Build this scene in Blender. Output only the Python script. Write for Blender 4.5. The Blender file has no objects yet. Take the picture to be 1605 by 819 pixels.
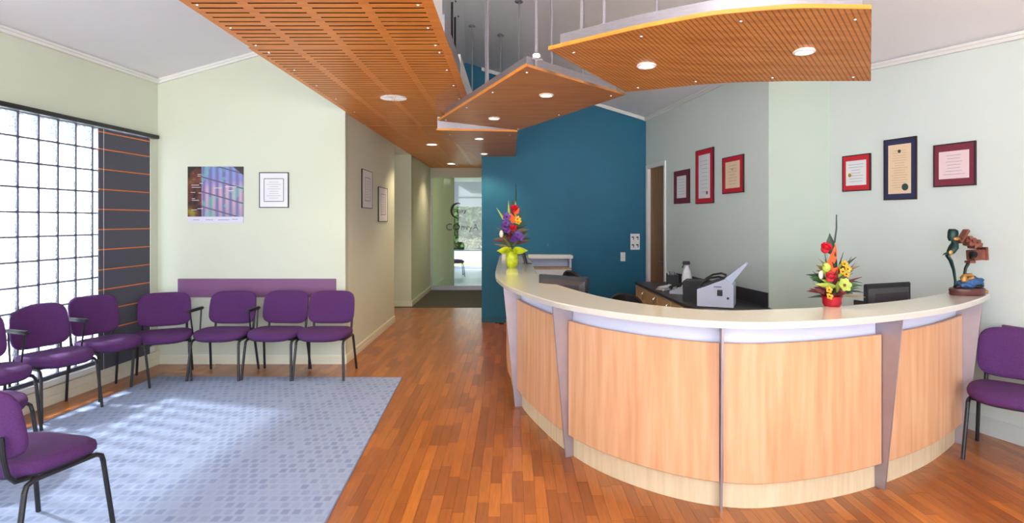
import bpy, bmesh, math, random
from mathutils import Vector, Matrix, noise
random.seed(7)
R = math.radians
PI = math.pi
SC = bpy.context.scene
COL = SC.collection
# ------------------------------------------------------------------ camera
FPX, CU, HV, EYE = 950.0, 802.5, 345.0, 1.6
cd = bpy.data.cameras.new('camera')
cam = bpy.data.objects.new('camera', cd); COL.objects.link(cam)
cam.location = (0, 0, EYE); cam.rotation_euler = (R(90), 0, 0)
cd.sensor_width = 36; cd.lens = 36 * FPX / 1605.0
cd.shift_y = -(409.5 - HV) / 1605.0
cd.clip_start = 0.05; cd.clip_end = 300
SC.camera = cam
# ------------------------------------------------------------------ colour management, sky, sun
SC.view_settings.view_transform = 'Standard'
SC.view_settings.look = 'None'
SC.view_settings.gamma = 1
SC.view_settings.use_curve_mapping = False
SC.view_settings.exposure = 1.14
SC.cycles.max_bounces = 10
SC.cycles.diffuse_bounces = 6
SC.cycles.transparent_max_bounces = 12
SC.cycles.sample_clamp_indirect = 6
SC.cycles.caustics_refractive = False
w = bpy.data.worlds.new('sky'); SC.world = w; w.use_nodes = True
nt = w.node_tree; bg = nt.nodes['Background']
tc = nt.nodes.new('ShaderNodeTexCoord'); sp = nt.nodes.new('ShaderNodeSeparateXYZ')
rp = nt.nodes.new('ShaderNodeValToRGB')
nt.links.new(tc.outputs['Generated'], sp.inputs[0]); nt.links.new(sp.outputs['Z'], rp.inputs[0])
rp.color_ramp.elements[0].color = (0.93, 0.95, 1.0, 1)
rp.color_ramp.elements[1].color = (0.62, 0.76, 1.0, 1)
nt.links.new(rp.outputs[0], bg.inputs['Color'])
bg.inputs['Strength'].default_value = 3.0
sd = bpy.data.lights.new('sun', 'SUN'); sun = bpy.data.objects.new('sun', sd); COL.objects.link(sun)
sd.energy = 19.0; sd.angle = R(4); sd.color = (1, 0.95, 0.88)
sun.rotation_euler = Vector((-0.74, 0.25, 0.82)).to_track_quat('Z', 'Y').to_euler()
sun.location = (-8, 2, 9)

# ------------------------------------------------------------------ pixel <-> place
def at(u, v, Y): return Vector(((u - CU) / FPX * Y, Y, EYE - (v - HV) / FPX * Y))
def onz(u, v, z=0.0):
    Y = (EYE - z) * FPX / (v - HV); return Vector(((u - CU) / FPX * Y, Y, z))

# ------------------------------------------------------------------ materials
def hexc(r, g, b):
    f = lambda c: (c / 255 / 12.92) if c / 255 <= 0.04045 else ((c / 255 + 0.055) / 1.055) ** 2.4
    return (f(r), f(g), f(b), 1)
MATS = {}
def mat(name, rgb, rough=0.6, metal=0.0, var=0.0, vscale=8, bump=0.0, bscale=60, stretch=(1, 1, 1), rgb2=None, emit=0, coat=0, spec=None):
    m = bpy.data.materials.new(name); m.use_nodes = True
    n = m.node_tree; b = n.nodes['Principled BSDF']
    c = hexc(*rgb)
    b.inputs['Base Color'].default_value = c
    b.inputs['Roughness'].default_value = rough
    b.inputs['Metallic'].default_value = metal
    if coat: b.inputs['Coat Weight'].default_value = coat; b.inputs['Coat Roughness'].default_value = 0.15
    if spec is not None: b.inputs['Specular IOR Level'].default_value = spec
    if emit:
        b.inputs['Emission Color'].default_value = c; b.inputs['Emission Strength'].default_value = emit
    t = n.nodes.new('ShaderNodeTexCoord'); mp = n.nodes.new('ShaderNodeMapping')
    mp.inputs['Scale'].default_value = stretch
    n.links.new(t.outputs['Object'], mp.inputs[0])
    if var or rgb2:
        nz = n.nodes.new('ShaderNodeTexNoise'); nz.inputs['Scale'].default_value = vscale; nz.inputs['Detail'].default_value = 5
        n.links.new(mp.outputs[0], nz.inputs['Vector'])
        mx = n.nodes.new('ShaderNodeMix'); mx.data_type = 'RGBA'
        k = n.nodes.new('ShaderNodeMapRange'); k.inputs[1].default_value = 0.3; k.inputs[2].default_value = 0.7
        n.links.new(nz.outputs[0], k.inputs[0]); n.links.new(k.outputs[0], mx.inputs[0])
        c2 = hexc(*rgb2) if rgb2 else tuple(x * (1 - var) for x in c[:3]) + (1,)
        mx.inputs[6].default_value = c; mx.inputs[7].default_value = c2
        n.links.new(mx.outputs[2], b.inputs['Base Color'])
    if bump:
        bn = n.nodes.new('ShaderNodeTexNoise'); bn.inputs['Scale'].default_value = bscale
        n.links.new(mp.outputs[0], bn.inputs['Vector'])
        bp = n.nodes.new('ShaderNodeBump'); bp.inputs['Strength'].default_value = bump; bp.inputs['Distance'].default_value = 0.004
        n.links.new(bn.outputs[0], bp.inputs['Height']); n.links.new(bp.outputs[0], b.inputs['Normal'])
    MATS[name] = m
    return m
M_wall = mat('sage paint', (211, 218, 200), 0.85, var=0.03, vscale=2, bump=0.05, bscale=180)
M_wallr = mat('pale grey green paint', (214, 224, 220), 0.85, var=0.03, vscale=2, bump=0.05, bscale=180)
M_jog_shade = mat('shaded grey green paint', (180, 194, 182), 0.85, var=0.03, vscale=2)  # right wall paint made darker: shade on the jog face put into the colour
M_teal = mat('teal paint', (0, 102, 134), 0.6, var=0.12, vscale=1.5, bump=0.04, bscale=180)
M_ceil = mat('ceiling white', (240, 241, 246), 0.9, var=0.02, vscale=3)
M_trim = mat('trim white', (232, 233, 230), 0.5, var=0.02)
M_base = mat('skirting cream', (226, 226, 206), 0.35, var=0.03)
M_head = mat('header white', (214, 214, 206), 0.6, var=0.02)
M_black = mat('black powder coat', (30, 30, 34), 0.38, bump=0.1, bscale=300)
M_blackp = mat('black plastic', (34, 35, 40), 0.42, var=0.1)
M_chair = mat('purple fabric', (92, 46, 108), 0.92, rgb2=(72, 34, 86), vscale=180, bump=0.5, bscale=420)
M_rail = mat('purple rail', (128, 84, 128), 0.5, var=0.06, vscale=4)
M_steel = mat('brushed steel', (176, 172, 180), 0.36, 0.75, var=0.12, vscale=20, stretch=(1, 1, 6))
M_fin = mat('fin steel', (172, 164, 172), 0.38, 0.7, var=0.14, vscale=6)
M_chrome = mat('chrome', (220, 220, 225), 0.15, 1.0, var=0.05)
M_stone = mat('stone top', (208, 203, 194), 0.16, var=0.05, vscale=40, coat=0.4)
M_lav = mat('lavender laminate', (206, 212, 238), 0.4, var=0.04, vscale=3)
M_plinth = mat('plinth ply', (218, 200, 166), 0.5, rgb2=(204, 182, 146), vscale=3, stretch=(10, 10, 1))
M_oak = mat('oak laminate', (212, 178, 130), 0.45, rgb2=(190, 150, 104), vscale=3, stretch=(12, 12, 1))
M_door = mat('walnut door', (160, 114, 66), 0.45, rgb2=(120, 80, 42), vscale=3, stretch=(14, 14, 0.8))
M_dark = mat('charcoal laminate', (62, 58, 62), 0.35, var=0.1)
M_blind = mat('charcoal blind cloth', (84, 86, 98), 0.9, var=0.1, vscale=200, bump=0.3, bscale=300)
M_orange = mat('orange batten', (226, 122, 48), 0.5, var=0.05)
M_conc = mat('pale paving', (224, 220, 212), 0.9, var=0.1, vscale=2)
M_grass = mat('grass', (110, 124, 60), 0.95, rgb2=(84, 104, 44), vscale=6)
M_leafx = mat('outdoor leaves', (86, 112, 54), 0.8, rgb2=(50, 78, 34), vscale=2)
M_road = mat('asphalt', (88, 96, 112), 0.9, var=0.1, vscale=4)
M_white = mat('white plastic', (236, 236, 236), 0.4, var=0.02)
M_grey = mat('printer grey', (192, 200, 222), 0.45, var=0.03)
M_paper = mat('paper', (226, 228, 232), 0.8, var=0.02)
M_mortar = mat('grey mortar', (92, 86, 104), 0.8, var=0.1)
M_mat = mat('dark carpet tile', (84, 84, 80), 0.95, var=0.2, vscale=120, bump=0.5, bscale=300)

def wood_mat(name, c1, c2, fine=False, rough=0.38, lines=None):
    """timber with long grain along object x; optional fine perforation lines"""
    m = bpy.data.materials.new(name); m.use_nodes = True; n = m.node_tree; b = n.nodes['Principled BSDF']
    t = n.nodes.new('ShaderNodeTexCoord'); mp = n.nodes.new('ShaderNodeMapping'); mp.inputs['Scale'].default_value = (1.2, 9, 9)
    n.links.new(t.outputs['Object'], mp.inputs[0])
    nz = n.nodes.new('ShaderNodeTexNoise'); nz.inputs['Scale'].default_value = 2.2; nz.inputs['Detail'].default_value = 7; nz.inputs['Distortion'].default_value = 0.6
    n.links.new(mp.outputs[0], nz.inputs['Vector'])
    k = n.nodes.new('ShaderNodeMapRange'); k.inputs[1].default_value = 0.3; k.inputs[2].default_value = 0.7
    n.links.new(nz.outputs[0], k.inputs[0])
    mx = n.nodes.new('ShaderNodeMix'); mx.data_type = 'RGBA'
    mx.inputs[6].default_value = hexc(*c1); mx.inputs[7].default_value = hexc(*c2)
    n.links.new(k.outputs[0], mx.inputs[0])
    out = mx.outputs[2]
    if fine:
        wv = n.nodes.new('ShaderNodeTexWave'); wv.inputs['Scale'].default_value = 19; wv.bands_direction = 'DIAGONAL'
        mp2 = n.nodes.new('ShaderNodeMapping'); mp2.inputs['Scale'].default_value = (1, -0.8, 0)
        n.links.new(t.outputs['Object'], mp2.inputs[0]); n.links.new(mp2.outputs[0], wv.inputs['Vector'])
        k2 = n.nodes.new('ShaderNodeMapRange'); k2.inputs[1].default_value = 0.0; k2.inputs[2].default_value = 0.35; k2.inputs[3].default_value = 0.45
        n.links.new(wv.outputs[1], k2.inputs[0])
        mm = n.nodes.new('ShaderNodeMix'); mm.data_type = 'RGBA'; mm.blend_type = 'MULTIPLY'; mm.inputs[0].default_value = 1
        n.links.new(out, mm.inputs[6]); n.links.new(k2.outputs[0], mm.inputs[7]); out = mm.outputs[2]
    n.links.new(out, b.inputs['Base Color']); b.inputs['Roughness'].default_value = rough
    MATS[name] = m
    return m
M_slat = wood_mat('slotted ply', (230, 150, 62), (210, 124, 44), rough=0.4)
M_edge = wood_mat('ply edge', (240, 160, 66), (228, 140, 50), rough=0.35)
M_cloud = wood_mat('perforated ply', (206, 142, 78), (180, 114, 54), fine=True, rough=0.42)
M_beech = mat('beech laminate', (222, 174, 134), 0.42, rgb2=(204, 148, 104), vscale=2.2, stretch=(9, 9, 0.7))

def floor_mat():
    m = bpy.data.materials.new('merbau strips'); m.use_nodes = True; n = m.node_tree; b = n.nodes['Principled BSDF']
    oi = n.nodes.new('ShaderNodeObjectInfo'); ge = n.nodes.new('ShaderNodeNewGeometry')
    ad = n.nodes.new('ShaderNodeMath'); ad.operation = 'ADD'; fr = n.nodes.new('ShaderNodeMath'); fr.operation = 'FRACT'
    n.links.new(oi.outputs['Random'], ad.inputs[0]); n.links.new(ge.outputs['Random Per Island'], ad.inputs[1]); n.links.new(ad.outputs[0], fr.inputs[0])
    cr = n.nodes.new('ShaderNodeValToRGB'); e = cr.color_ramp.elements
    e[0].color = hexc(146, 78, 26); e[1].color = hexc(194, 114, 40)
    for p, c in ((0.3, (162, 88, 30)), (0.6, (172, 96, 33)), (0.85, (182, 104, 36))):
        x = e.new(p); x.color = hexc(*c)
    n.links.new(fr.outputs[0], cr.inputs[0])
    t = n.nodes.new('ShaderNodeTexCoord'); mp = n.nodes.new('ShaderNodeMapping'); mp.inputs['Scale'].default_value = (40, 3, 3)
    n.links.new(ge.outputs['Position'], mp.inputs[0])
    nz = n.nodes.new('ShaderNodeTexNoise'); nz.inputs['Scale'].default_value = 1.5; nz.inputs['Detail'].default_value = 6
    n.links.new(mp.outputs[0], nz.inputs['Vector'])
    k = n.nodes.new('ShaderNodeMapRange'); k.inputs[1].default_value = 0.3; k.inputs[2].default_value = 0.7; k.inputs[3].default_value = 0.78; k.inputs[4].default_value = 1.1
    n.links.new(nz.outputs[0], k.inputs[0])
    mm = n.nodes.new('ShaderNodeMix'); mm.data_type = 'RGBA'; mm.blend_type = 'MULTIPLY'; mm.inputs[0].default_value = 1
    n.links.new(cr.outputs[0], mm.inputs[6]); n.links.new(k.outputs[0], mm.inputs[7])
    n.links.new(mm.outputs[2], b.inputs['Base Color'])
    b.inputs['Roughness'].default_value = 0.3; b.inputs['Coat Weight'].default_value = 0.25; b.inputs['Coat Roughness'].default_value = 0.18
    return m
M_floor = floor_mat()

def carpet_mat():
    m = bpy.data.materials.new('blue flecked carpet'); m.use_nodes = True; n = m.node_tree; b = n.nodes['Principled BSDF']
    t = n.nodes.new('ShaderNodeTexCoord')
    def bricks(scale, w, h, off, loc, mort):
        mp = n.nodes.new('ShaderNodeMapping'); mp.inputs['Scale'].default_value = (1, 1, 1); mp.inputs['Location'].default_value = loc
        n.links.new(t.outputs['Object'], mp.inputs[0])
        br = n.nodes.new('ShaderNodeTexBrick'); br.inputs['Scale'].default_value = scale
        br.inputs['Brick Width'].default_value = w; br.inputs['Row Height'].default_value = h
        br.inputs['Mortar Size'].default_value = mort; br.inputs['Mortar Smooth'].default_value = 0.3; br.offset = off; br.offset_frequency = 2
        br.inputs['Color1'].default_value = (1, 1, 1, 1); br.inputs['Color2'].default_value = (0.1, 0.1, 0.1, 1); br.inputs['Mortar'].default_value = (0, 0, 0, 1)
        n.links.new(mp.outputs[0], br.inputs['Vector']); return br.outputs['Color']
    a = bricks(1, 0.062, 0.078, 0.5, (0, 0, 0), 0.013)
    nz = n.nodes.new('ShaderNodeTexNoise'); nz.inputs['Scale'].default_value = 260; n.links.new(t.outputs['Object'], nz.inputs['Vector'])
    m1 = n.nodes.new('ShaderNodeMix'); m1.data_type = 'RGBA'
    m1.inputs[6].default_value = hexc(166, 182, 214); m1.inputs[7].default_value = hexc(138, 156, 194)
    n.links.new(a, m1.inputs[0])
    m2 = n.nodes.new('ShaderNodeMix'); m2.data_type = 'RGBA'; m2.blend_type = 'MULTIPLY'; m2.inputs[0].default_value = 0.35
    n.links.new(m1.outputs[2], m2.inputs[6]); n.links.new(nz.outputs[0], m2.inputs[7])
    n.links.new(m2.outputs[2], b.inputs['Base Color']); b.inputs['Roughness'].default_value = 0.95
    bp = n.nodes.new('ShaderNodeBump'); bp.inputs['Strength'].default_value = 0.5; bp.inputs['Distance'].default_value = 0.003
    n.links.new(nz.outputs[0], bp.inputs['Height']); n.links.new(bp.outputs[0], b.inputs['Normal'])
    return m
M_carpet = carpet_mat()

def block_mat():
    m = bpy.data.materials.new('glass block'); m.use_nodes = True; n = m.node_tree
    n.nodes.remove(n.nodes['Principled BSDF']); out = n.nodes['Material Output']
    t = n.nodes.new('ShaderNodeTexCoord'); nz = n.nodes.new('ShaderNodeTexNoise'); nz.inputs['Scale'].default_value = 16; nz.inputs['Detail'].default_value = 2; nz.inputs['Distortion'].default_value = 1.5
    n.links.new(t.outputs['Object'], nz.inputs['Vector'])
    k = n.nodes.new('ShaderNodeMapRange'); k.inputs[1].default_value = 0.4; k.inputs[2].default_value = 0.6; k.inputs[3].default_value = 0.2; k.inputs[4].default_value = 0.7
    n.links.new(nz.outputs[0], k.inputs[0])
    tl = n.nodes.new('ShaderNodeBsdfTranslucent'); tl.inputs[0].default_value = (0.5, 0.55, 0.6, 1)
    tr = n.nodes.new('ShaderNodeBsdfTransparent'); tr.inputs[0].default_value = (0.84, 0.88, 0.92, 1)
    gl = n.nodes.new('ShaderNodeBsdfGlossy'); gl.inputs['Roughness'].default_value = 0.1
    m1 = n.nodes.new('ShaderNodeMixShader'); m2 = n.nodes.new('ShaderNodeMixShader'); m2.inputs[0].default_value = 0.06
    n.links.new(k.outputs[0], m1.inputs[0]); n.links.new(tl.outputs[0], m1.inputs[1]); n.links.new(tr.outputs[0], m1.inputs[2])
    bp = n.nodes.new('ShaderNodeBump'); bp.inputs['Strength'].default_value = 0.6; n.links.new(nz.outputs[0], bp.inputs['Height']); n.links.new(bp.outputs[0], gl.inputs['Normal'])
    n.links.new(m1.outputs[0], m2.inputs[1]); n.links.new(gl.outputs[0], m2.inputs[2]); n.links.new(m2.outputs[0], out.inputs[0])
    return m
M_block = block_mat()
def pane_mat():
    m = bpy.data.materials.new('clear glass'); m.use_nodes = True; n = m.node_tree
    n.nodes.remove(n.nodes['Principled BSDF']); out = n.nodes['Material Output']
    tr = n.nodes.new('ShaderNodeBsdfTransparent'); tr.inputs[0].default_value = (0.86, 0.9, 0.86, 1)
    gl = n.nodes.new('ShaderNodeBsdfGlossy'); gl.inputs['Roughness'].default_value = 0.02
    fr = n.nodes.new('ShaderNodeFresnel'); fr.inputs[0].default_value = 1.5
    mx = n.nodes.new('ShaderNodeMixShader'); n.links.new(fr.outputs[0], mx.inputs[0]); n.links.new(tr.outputs[0], mx.inputs[1]); n.links.new(gl.outputs[0], mx.inputs[2])
    n.links.new(mx.outputs[0], out.inputs[0]); return m
M_glass = pane_mat()

# ------------------------------------------------------------------ mesh helpers
class MB:
    def __init__(s): s.bm = bmesh.new()
    def box(s, c, d, rz=0.0, rot=None, bev=0.0):
        m = rot.to_4x4() if rot is not None else Matrix.Rotation(rz, 4, 'Z')
        r = bmesh.ops.create_cube(s.bm, size=1, matrix=Matrix.Translation(c) @ m @ Matrix.Diagonal((d[0], d[1], d[2], 1)))
        if bev:
            es = {e for v in r['verts'] for e in v.link_edges}
            bmesh.ops.bevel(s.bm, geom=list(es), offset=bev, segments=2, affect='EDGES', clamp_overlap=True)
        return s
    def mm(s, a, b, bev=0.0):
        return s.box([(a[i] + b[i]) / 2 for i in range(3)], [abs(b[i] - a[i]) for i in range(3)], bev=bev)
    def tube(s, pts, r, seg=8, flat=1.0, cap=True):
        pts = [Vector(p) for p in pts]; n = len(pts); rr = r if isinstance(r, (list, tuple)) else [r] * n
        rings = []; up = None
        for i, p in enumerate(pts):
            d = (pts[min(i + 1, n - 1)] - pts[max(i - 1, 0)]).normalized()
            if up is None: up = Vector((0, 0, 1)) if abs(d.z) < 0.9 else Vector((1, 0, 0))
            a = d.cross(up).normalized(); b = a.cross(d).normalized(); up = b
            rings.append([s.bm.verts.new(p + (a * math.cos(2 * PI * k / seg) + b * math.sin(2 * PI * k / seg) * flat) * rr[i]) for k in range(seg)])
        for i in range(n - 1):
            for k in range(seg):
                s.bm.faces.new((rings[i][k], rings[i + 1][k], rings[i + 1][(k + 1) % seg], rings[i][(k + 1) % seg]))
        if cap:
            s.bm.faces.new(rings[0]); s.bm.faces.new(list(reversed(rings[-1])))
        return s
    def lathe(s, prof, c=(0, 0, 0), seg=20, sx=1, sy=1):
        rings = []
        for r, z in prof:
            if r < 1e-6: rings.append([s.bm.verts.new((c[0], c[1], c[2] + z))])
            else: rings.append([s.bm.verts.new((c[0] + sx * r * math.cos(2 * PI * k / seg), c[1] + sy * r * math.sin(2 * PI * k / seg), c[2] + z)) for k in range(seg)])
        for a, b in zip(rings, rings[1:]):
            for k in range(seg):
                k2 = (k + 1) % seg
                if len(a) == 1 and len(b) == 1: continue
                if len(a) == 1: s.bm.faces.new((a[0], b[k2], b[k]))
                elif len(b) == 1: s.bm.faces.new((a[k], a[k2], b[0]))
                else: s.bm.faces.new((a[k], a[k2], b[k2], b[k]))
        if len(rings[0]) > 1: s.bm.faces.new(list(reversed(rings[0])))
        if len(rings[-1]) > 1: s.bm.faces.new(rings[-1])
        return s
    def prism(s, poly, z0, z1):
        a = [s.bm.verts.new((x, y, z0)) for x, y in poly]; b = [s.bm.verts.new((x, y, z1)) for x, y in poly]; n = len(poly)
        s.bm.faces.new(list(reversed(a))); s.bm.faces.new(b)
        for i in range(n): s.bm.faces.new((a[i], a[(i + 1) % n], b[(i + 1) % n], b[i]))
        return s
    def vprism(s, poly, y0, y1):      # polygon in (x,z), extruded along y
        a = [s.bm.verts.new((x, y0, z)) for x, z in poly]; b = [s.bm.verts.new((x, y1, z)) for x, z in poly]; n = len(poly)
        s.bm.faces.new(a); s.bm.faces.new(list(reversed(b)))
        for i in range(n): s.bm.faces.new((a[(i + 1) % n], a[i], b[i], b[(i + 1) % n]))
        return s
    def loft(s, rings, closed=True, cap=True):
        V = [[s.bm.verts.new(p) for p in r] for r in rings]; n = len(V[0])
        for a, b in zip(V, V[1:]):
            for k in range(n if closed else n - 1):
                s.bm.faces.new((a[k], a[(k + 1) % n], b[(k + 1) % n], b[k]))
        if cap and closed: s.bm.faces.new(list(reversed(V[0]))); s.bm.faces.new(V[-1])
        return s
    def ball(s, c, r, sx=1, sy=1, sz=1, seg=14, rot=None):
        m = Matrix.Translation(c) @ (rot.to_4x4() if rot is not None else Matrix.Identity(4)) @ Matrix.Diagonal((sx * r, sy * r, sz * r, 1))
        bmesh.ops.create_uvsphere(s.bm, u_segments=seg, v_segments=max(6, seg // 2), radius=1, matrix=m); return s
    def mesh(s, name, m, smooth=35):
        bmesh.ops.recalc_face_normals(s.bm, faces=s.bm.faces[:])
        me = bpy.data.meshes.new(name); s.bm.to_mesh(me); s.bm.free()
        if m is not None: me.materials.append(m)
        if smooth:
            for p in me.polygons: p.use_smooth = True
            me.set_sharp_from_angle(angle=R(smooth))
        return me
    def obj(s, name, m, parent=None, smooth=35, loc=None, mw=None):
        o = bpy.data.objects.new(name, s.mesh(name, m, smooth)); COL.objects.link(o)
        if parent: o.parent = parent
        if loc is not None: o.location = loc
        if mw is not None: o.matrix_basis = mw
        return o
def tag(o, label, cat, group=None, kind=None):
    o['label'] = label; o['category'] = cat
    if group: o['group'] = group
    if kind: o['kind'] = kind
    return o
def struct(o): o['kind'] = 'structure'; return o
def empty(name, loc=(0, 0, 0), rz=0.0, mw=None):
    o = bpy.data.objects.new(name, None); COL.objects.link(o); o.empty_display_size = 0.1
    if mw is not None: o.matrix_basis = mw
    else: o.location = loc; o.rotation_euler = (0, 0, rz)
    return o
def copy_tree(o, parent=None):
    c = o.copy(); COL.objects.link(c); c.parent = parent
    for ch in list(o.children): copy_tree(ch, c)
    return c
def text_obj(name, body, size, m, parent, mw, depth=0.001, align='CENTER'):
    cu = bpy.data.curves.new(name, 'FONT'); cu.body = body; cu.size = size; cu.extrude = depth; cu.align_x = align; cu.align_y = 'CENTER'
    tmp = bpy.data.objects.new(name, cu); COL.objects.link(tmp)
    dg = bpy.context.evaluated_depsgraph_get(); me = bpy.data.meshes.new_from_object(tmp.evaluated_get(dg))
    bpy.data.objects.remove(tmp)
    me.materials.clear(); me.materials.append(m)
    o = bpy.data.objects.new(name, me); COL.objects.link(o); o.parent = parent; o.matrix_basis = mw
    return o
TXT = Matrix.Rotation(R(90), 4, 'X')    # text facing -y

class Wall:      # x: to the right as seen from the room, y: into the wall, z: up
    def __init__(s, a, b):
        s.a = Vector((a[0], a[1], 0)); d = Vector((b[0] - a[0], b[1] - a[1], 0)); s.len = d.length; s.x = d.normalized()
        s.y = Vector((-s.x.y, s.x.x, 0))
        s.m = Matrix(((s.x.x, s.y.x, 0, a[0]), (s.x.y, s.y.y, 0, a[1]), (0, 0, 1, 0), (0, 0, 0, 1)))
    def hit(s, u, v, off=0.0):
        d = Vector(((u - CU) / FPX, 1, (HV - v) / FPX)); o = Vector((0, 0, EYE)); p0 = s.a - s.y * off
        t = (p0 - o).dot(s.y) / d.dot(s.y); p = o + d * t
        return (p - s.a).dot(s.x), p.z
    def pt(s, x, y=0, z=0): return s.a + s.x * x + s.y * y + Vector((0, 0, z))
    def mw(s, x, y, z): return s.m @ Matrix.Translation((x, y, z))

# ------------------------------------------------------------------ the shell
YF, YB = -3.0, 6.76          # glazed front behind the camera, back wall of the waiting area
XL = lambda y: -3.95 - 0.05 * (6.76 - y)
def zceil(x, y): return min(3.165 + 0.28 * (x + 3.95), 3.2 - 0.307 * (x - 2.1) + 0.04 * (9.5 - y))
def ridge(y): return -0.6 + (-0.074 + 0.04 * (9.5 - y)) / 0.587
WL = Wall((XL(YF), YF), (-3.95, 6.76)); WB = Wall((-3.95, 6.76), (-1.86, 6.76)); WC = Wall((-1.86, 6.76), (-1.86, 9.58))
WN = Wall((-2.7, 11.26), (-1.87, 11.26)); WD = Wall((-1.87, 11.26), (-1.87, 13.9))
WT = Wall((-0.475, 9.5), (2.1, 9.5)); WA = Wall((2.1, 9.5), (2.55, 6.02)); WJ = Wall((2.55, 6.02), (3.11, 5.94))
XR = lambda y: 3.11 + 0.318 * (5.94 - y)
WR = Wall((3.11, 5.94), (XR(YF), YF))
def wall_obj(name, W, m, z0=0.0, ztop=None, th=0.12, holes=(), x0=0.0, x1=None):
    x1 = W.len if x1 is None else x1
    xs = sorted({x0, x1, *[h for hh in holes for h in (hh[0], hh[1])]})
    # ridge crossing
    for i in range(200):
        q = x0 + (x1 - x0) * i / 200; p = W.pt(q); q2 = x0 + (x1 - x0) * (i + 1) / 200; p2 = W.pt(q2)
        if ztop is None and (p.x - ridge(p.y)) * (p2.x - ridge(p2.y)) < 0: xs = sorted(set(xs) | {(q + q2) / 2})
    top = lambda x: (zceil(*W.pt(x).xy) + 0.0) if ztop is None else ztop
    b = MB()
    for a, c in zip(xs, xs[1:]):
        hs = sorted([(h[2], h[3]) for h in holes if h[0] <= a + 1e-6 and h[1] >= c - 1e-6])
        z = z0
        for lo, hi in hs:
            if lo > z + 1e-4: b.vprism([(a, z), (c, z), (c, lo), (a, lo)], 0, th)
            z = hi
        if z < top((a + c) / 2) - 1e-3: b.vprism([(a, z), (c, z), (c, top(c)), (a, top(a))], 0, th)
    return struct(b.obj(name, m, smooth=0, mw=W.m))
# window opening on the left wall
wx1, wz1 = WL.hit(235, 210); wx1 = WL.hit(236, 300)[0]
PITCH = 0.207; NR, NC = 11, 19
wz0 = 0.22; wz1 = wz0 + NR * PITCH; wx0 = wx1 - NC * PITCH
wall_obj('wall_left', WL, M_wall, th=0.16, holes=[(wx0, wx1, wz0, wz1)])
wall_obj('wall_back', WB, M_wall, th=0.1)
wall_obj('wall_corridor_left', WC, M_wall, th=0.1, x0=0.05)
wall_obj('wall_corridor_nib', WN, M_wall, ztop=2.824)
wall_obj('wall_corridor_end_left', WD, M_wall, ztop=2.824, x0=0.05)
wall_obj('wall_recess_left', Wall((-2.7, 9.58), (-2.7, 11.26)), M_wall, ztop=2.824)
wall_obj('wall_recess_near', Wall((-1.96, 9.58), (-2.7, 9.58)), M_wall, ztop=2.824)
wall_obj('wall_reception', WT, M_teal, th=0.12)
wall_obj('wall_reception_upper', Wall((-1.86, 9.5), (-0.475, 9.5)), M_teal, z0=2.86, th=0.08)
wall_obj('wall_corridor_right', Wall((-0.475, 13.9), (-0.475, 9.62)), M_wall, ztop=2.86)
wall_obj('wall_jog', WJ, M_jog_shade)
dx0 = WA.hit(1014, 400)[0]; dx1 = WA.hit(1044, 400)[0]; dz1 = WA.hit(1030, 255)[1]
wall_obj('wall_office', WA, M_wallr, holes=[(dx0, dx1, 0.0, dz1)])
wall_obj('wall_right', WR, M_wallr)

# ceiling: two raked planes
ys = [YF, 2, 6.76, 9.62]
b = MB()
for y0, y1 in zip(ys, ys[1:]):
    v = [(XL(y0) - 0.3, y0), (XL(y1) - 0.3, y1), (ridge(y1), y1), (ridge(y0), y0)]
    f = lambda x, y: 3.165 + 0.28 * (x + 3.95)
    b.loft([[(x, y, f(x, y)) for x, y in v], [(x, y, f(x, y) + 0.1) for x, y in v]])
    v = [(ridge(y0), y0), (ridge(y1), y1), (XR(y1) + 0.6 if y1 < 6 else 3.6, y1), (XR(y0) + 0.6, y0)]
    g = lambda x, y: 3.2 - 0.307 * (x - 2.1) + 0.04 * (9.5 - y)
    b.loft([[(x, y, g(x, y)) for x, y in v], [(x, y, g(x, y) + 0.1) for x, y in v]])
struct(b.obj('ceiling', M_ceil, smooth=0))
b = MB(); b.mm((-2.8, 9.63, 2.824), (-1.862, 13.9, 2.86)); b.mm((-1.862, 9.6, 2.86), (-0.4, 13.9, 2.9)); b.mm((-5, 13.9, 2.86), (-0.375, 20.1, 2.95)); struct(b.obj('ceiling_corridor', M_ceil, smooth=0))

# floor: slab + merbau strips
b = MB(); b.mm((-4.9, YF, -0.1), (6.4, 13.9, -0.008)); floor = struct(b.obj('floor', mat('floor bed', (70, 36, 18), 0.8, var=0.1), smooth=0))
SW, SLN = 0.066, 0.42
CARP = [onz(630, 592), onz(510, 819), Vector((-0.97, 1.2, 0)), Vector((-3.75, 1.2, 0)), Vector((-3.70, 4.83, 0)), Vector((-3.62, 6.2, 0))]
def in_poly(x, y, P):
    c = False; n = len(P)
    for i in range(n):
        a, q = P[i], P[(i + 1) % n]
        if (a.y > y) != (q.y > y) and x < (q.x - a.x) * (y - a.y) / (q.y - a.y) + a.x: c = not c
    return c
strips = []
nx = int((6.2 + 4.75) / SW)
for i in range(nx):
    x = -4.75 + (i + 0.5) * SW; y = YF - random.random() * SLN
    while y < 13.9:
        y0, y1 = max(y, YF), min(y + SLN, 11.1); y += SLN
        if y1 - y0 < 0.02: continue
        ym = (y0 + y1) / 2
        if ym > 6.9 and x < -2.75: continue
        if ym > 9.5 and x > -0.4: continue
        if x < XL(ym) - 0.05 or x > max(2.6, XR(ym)) + 0.05: continue
        strips.append((x, y0, y1))
O_EST = [(-0.19, 9.3), (-0.163, 5.95), (0.01, 4.83), (0.5, 3.68), (1.2, 3.22), (2.13, 3.46), (2.75, 3.82), (3.52, 4.46), (3.5, 9.4)]
OP = [Vector((a, c, 0)) for a, c in O_EST]
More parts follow.
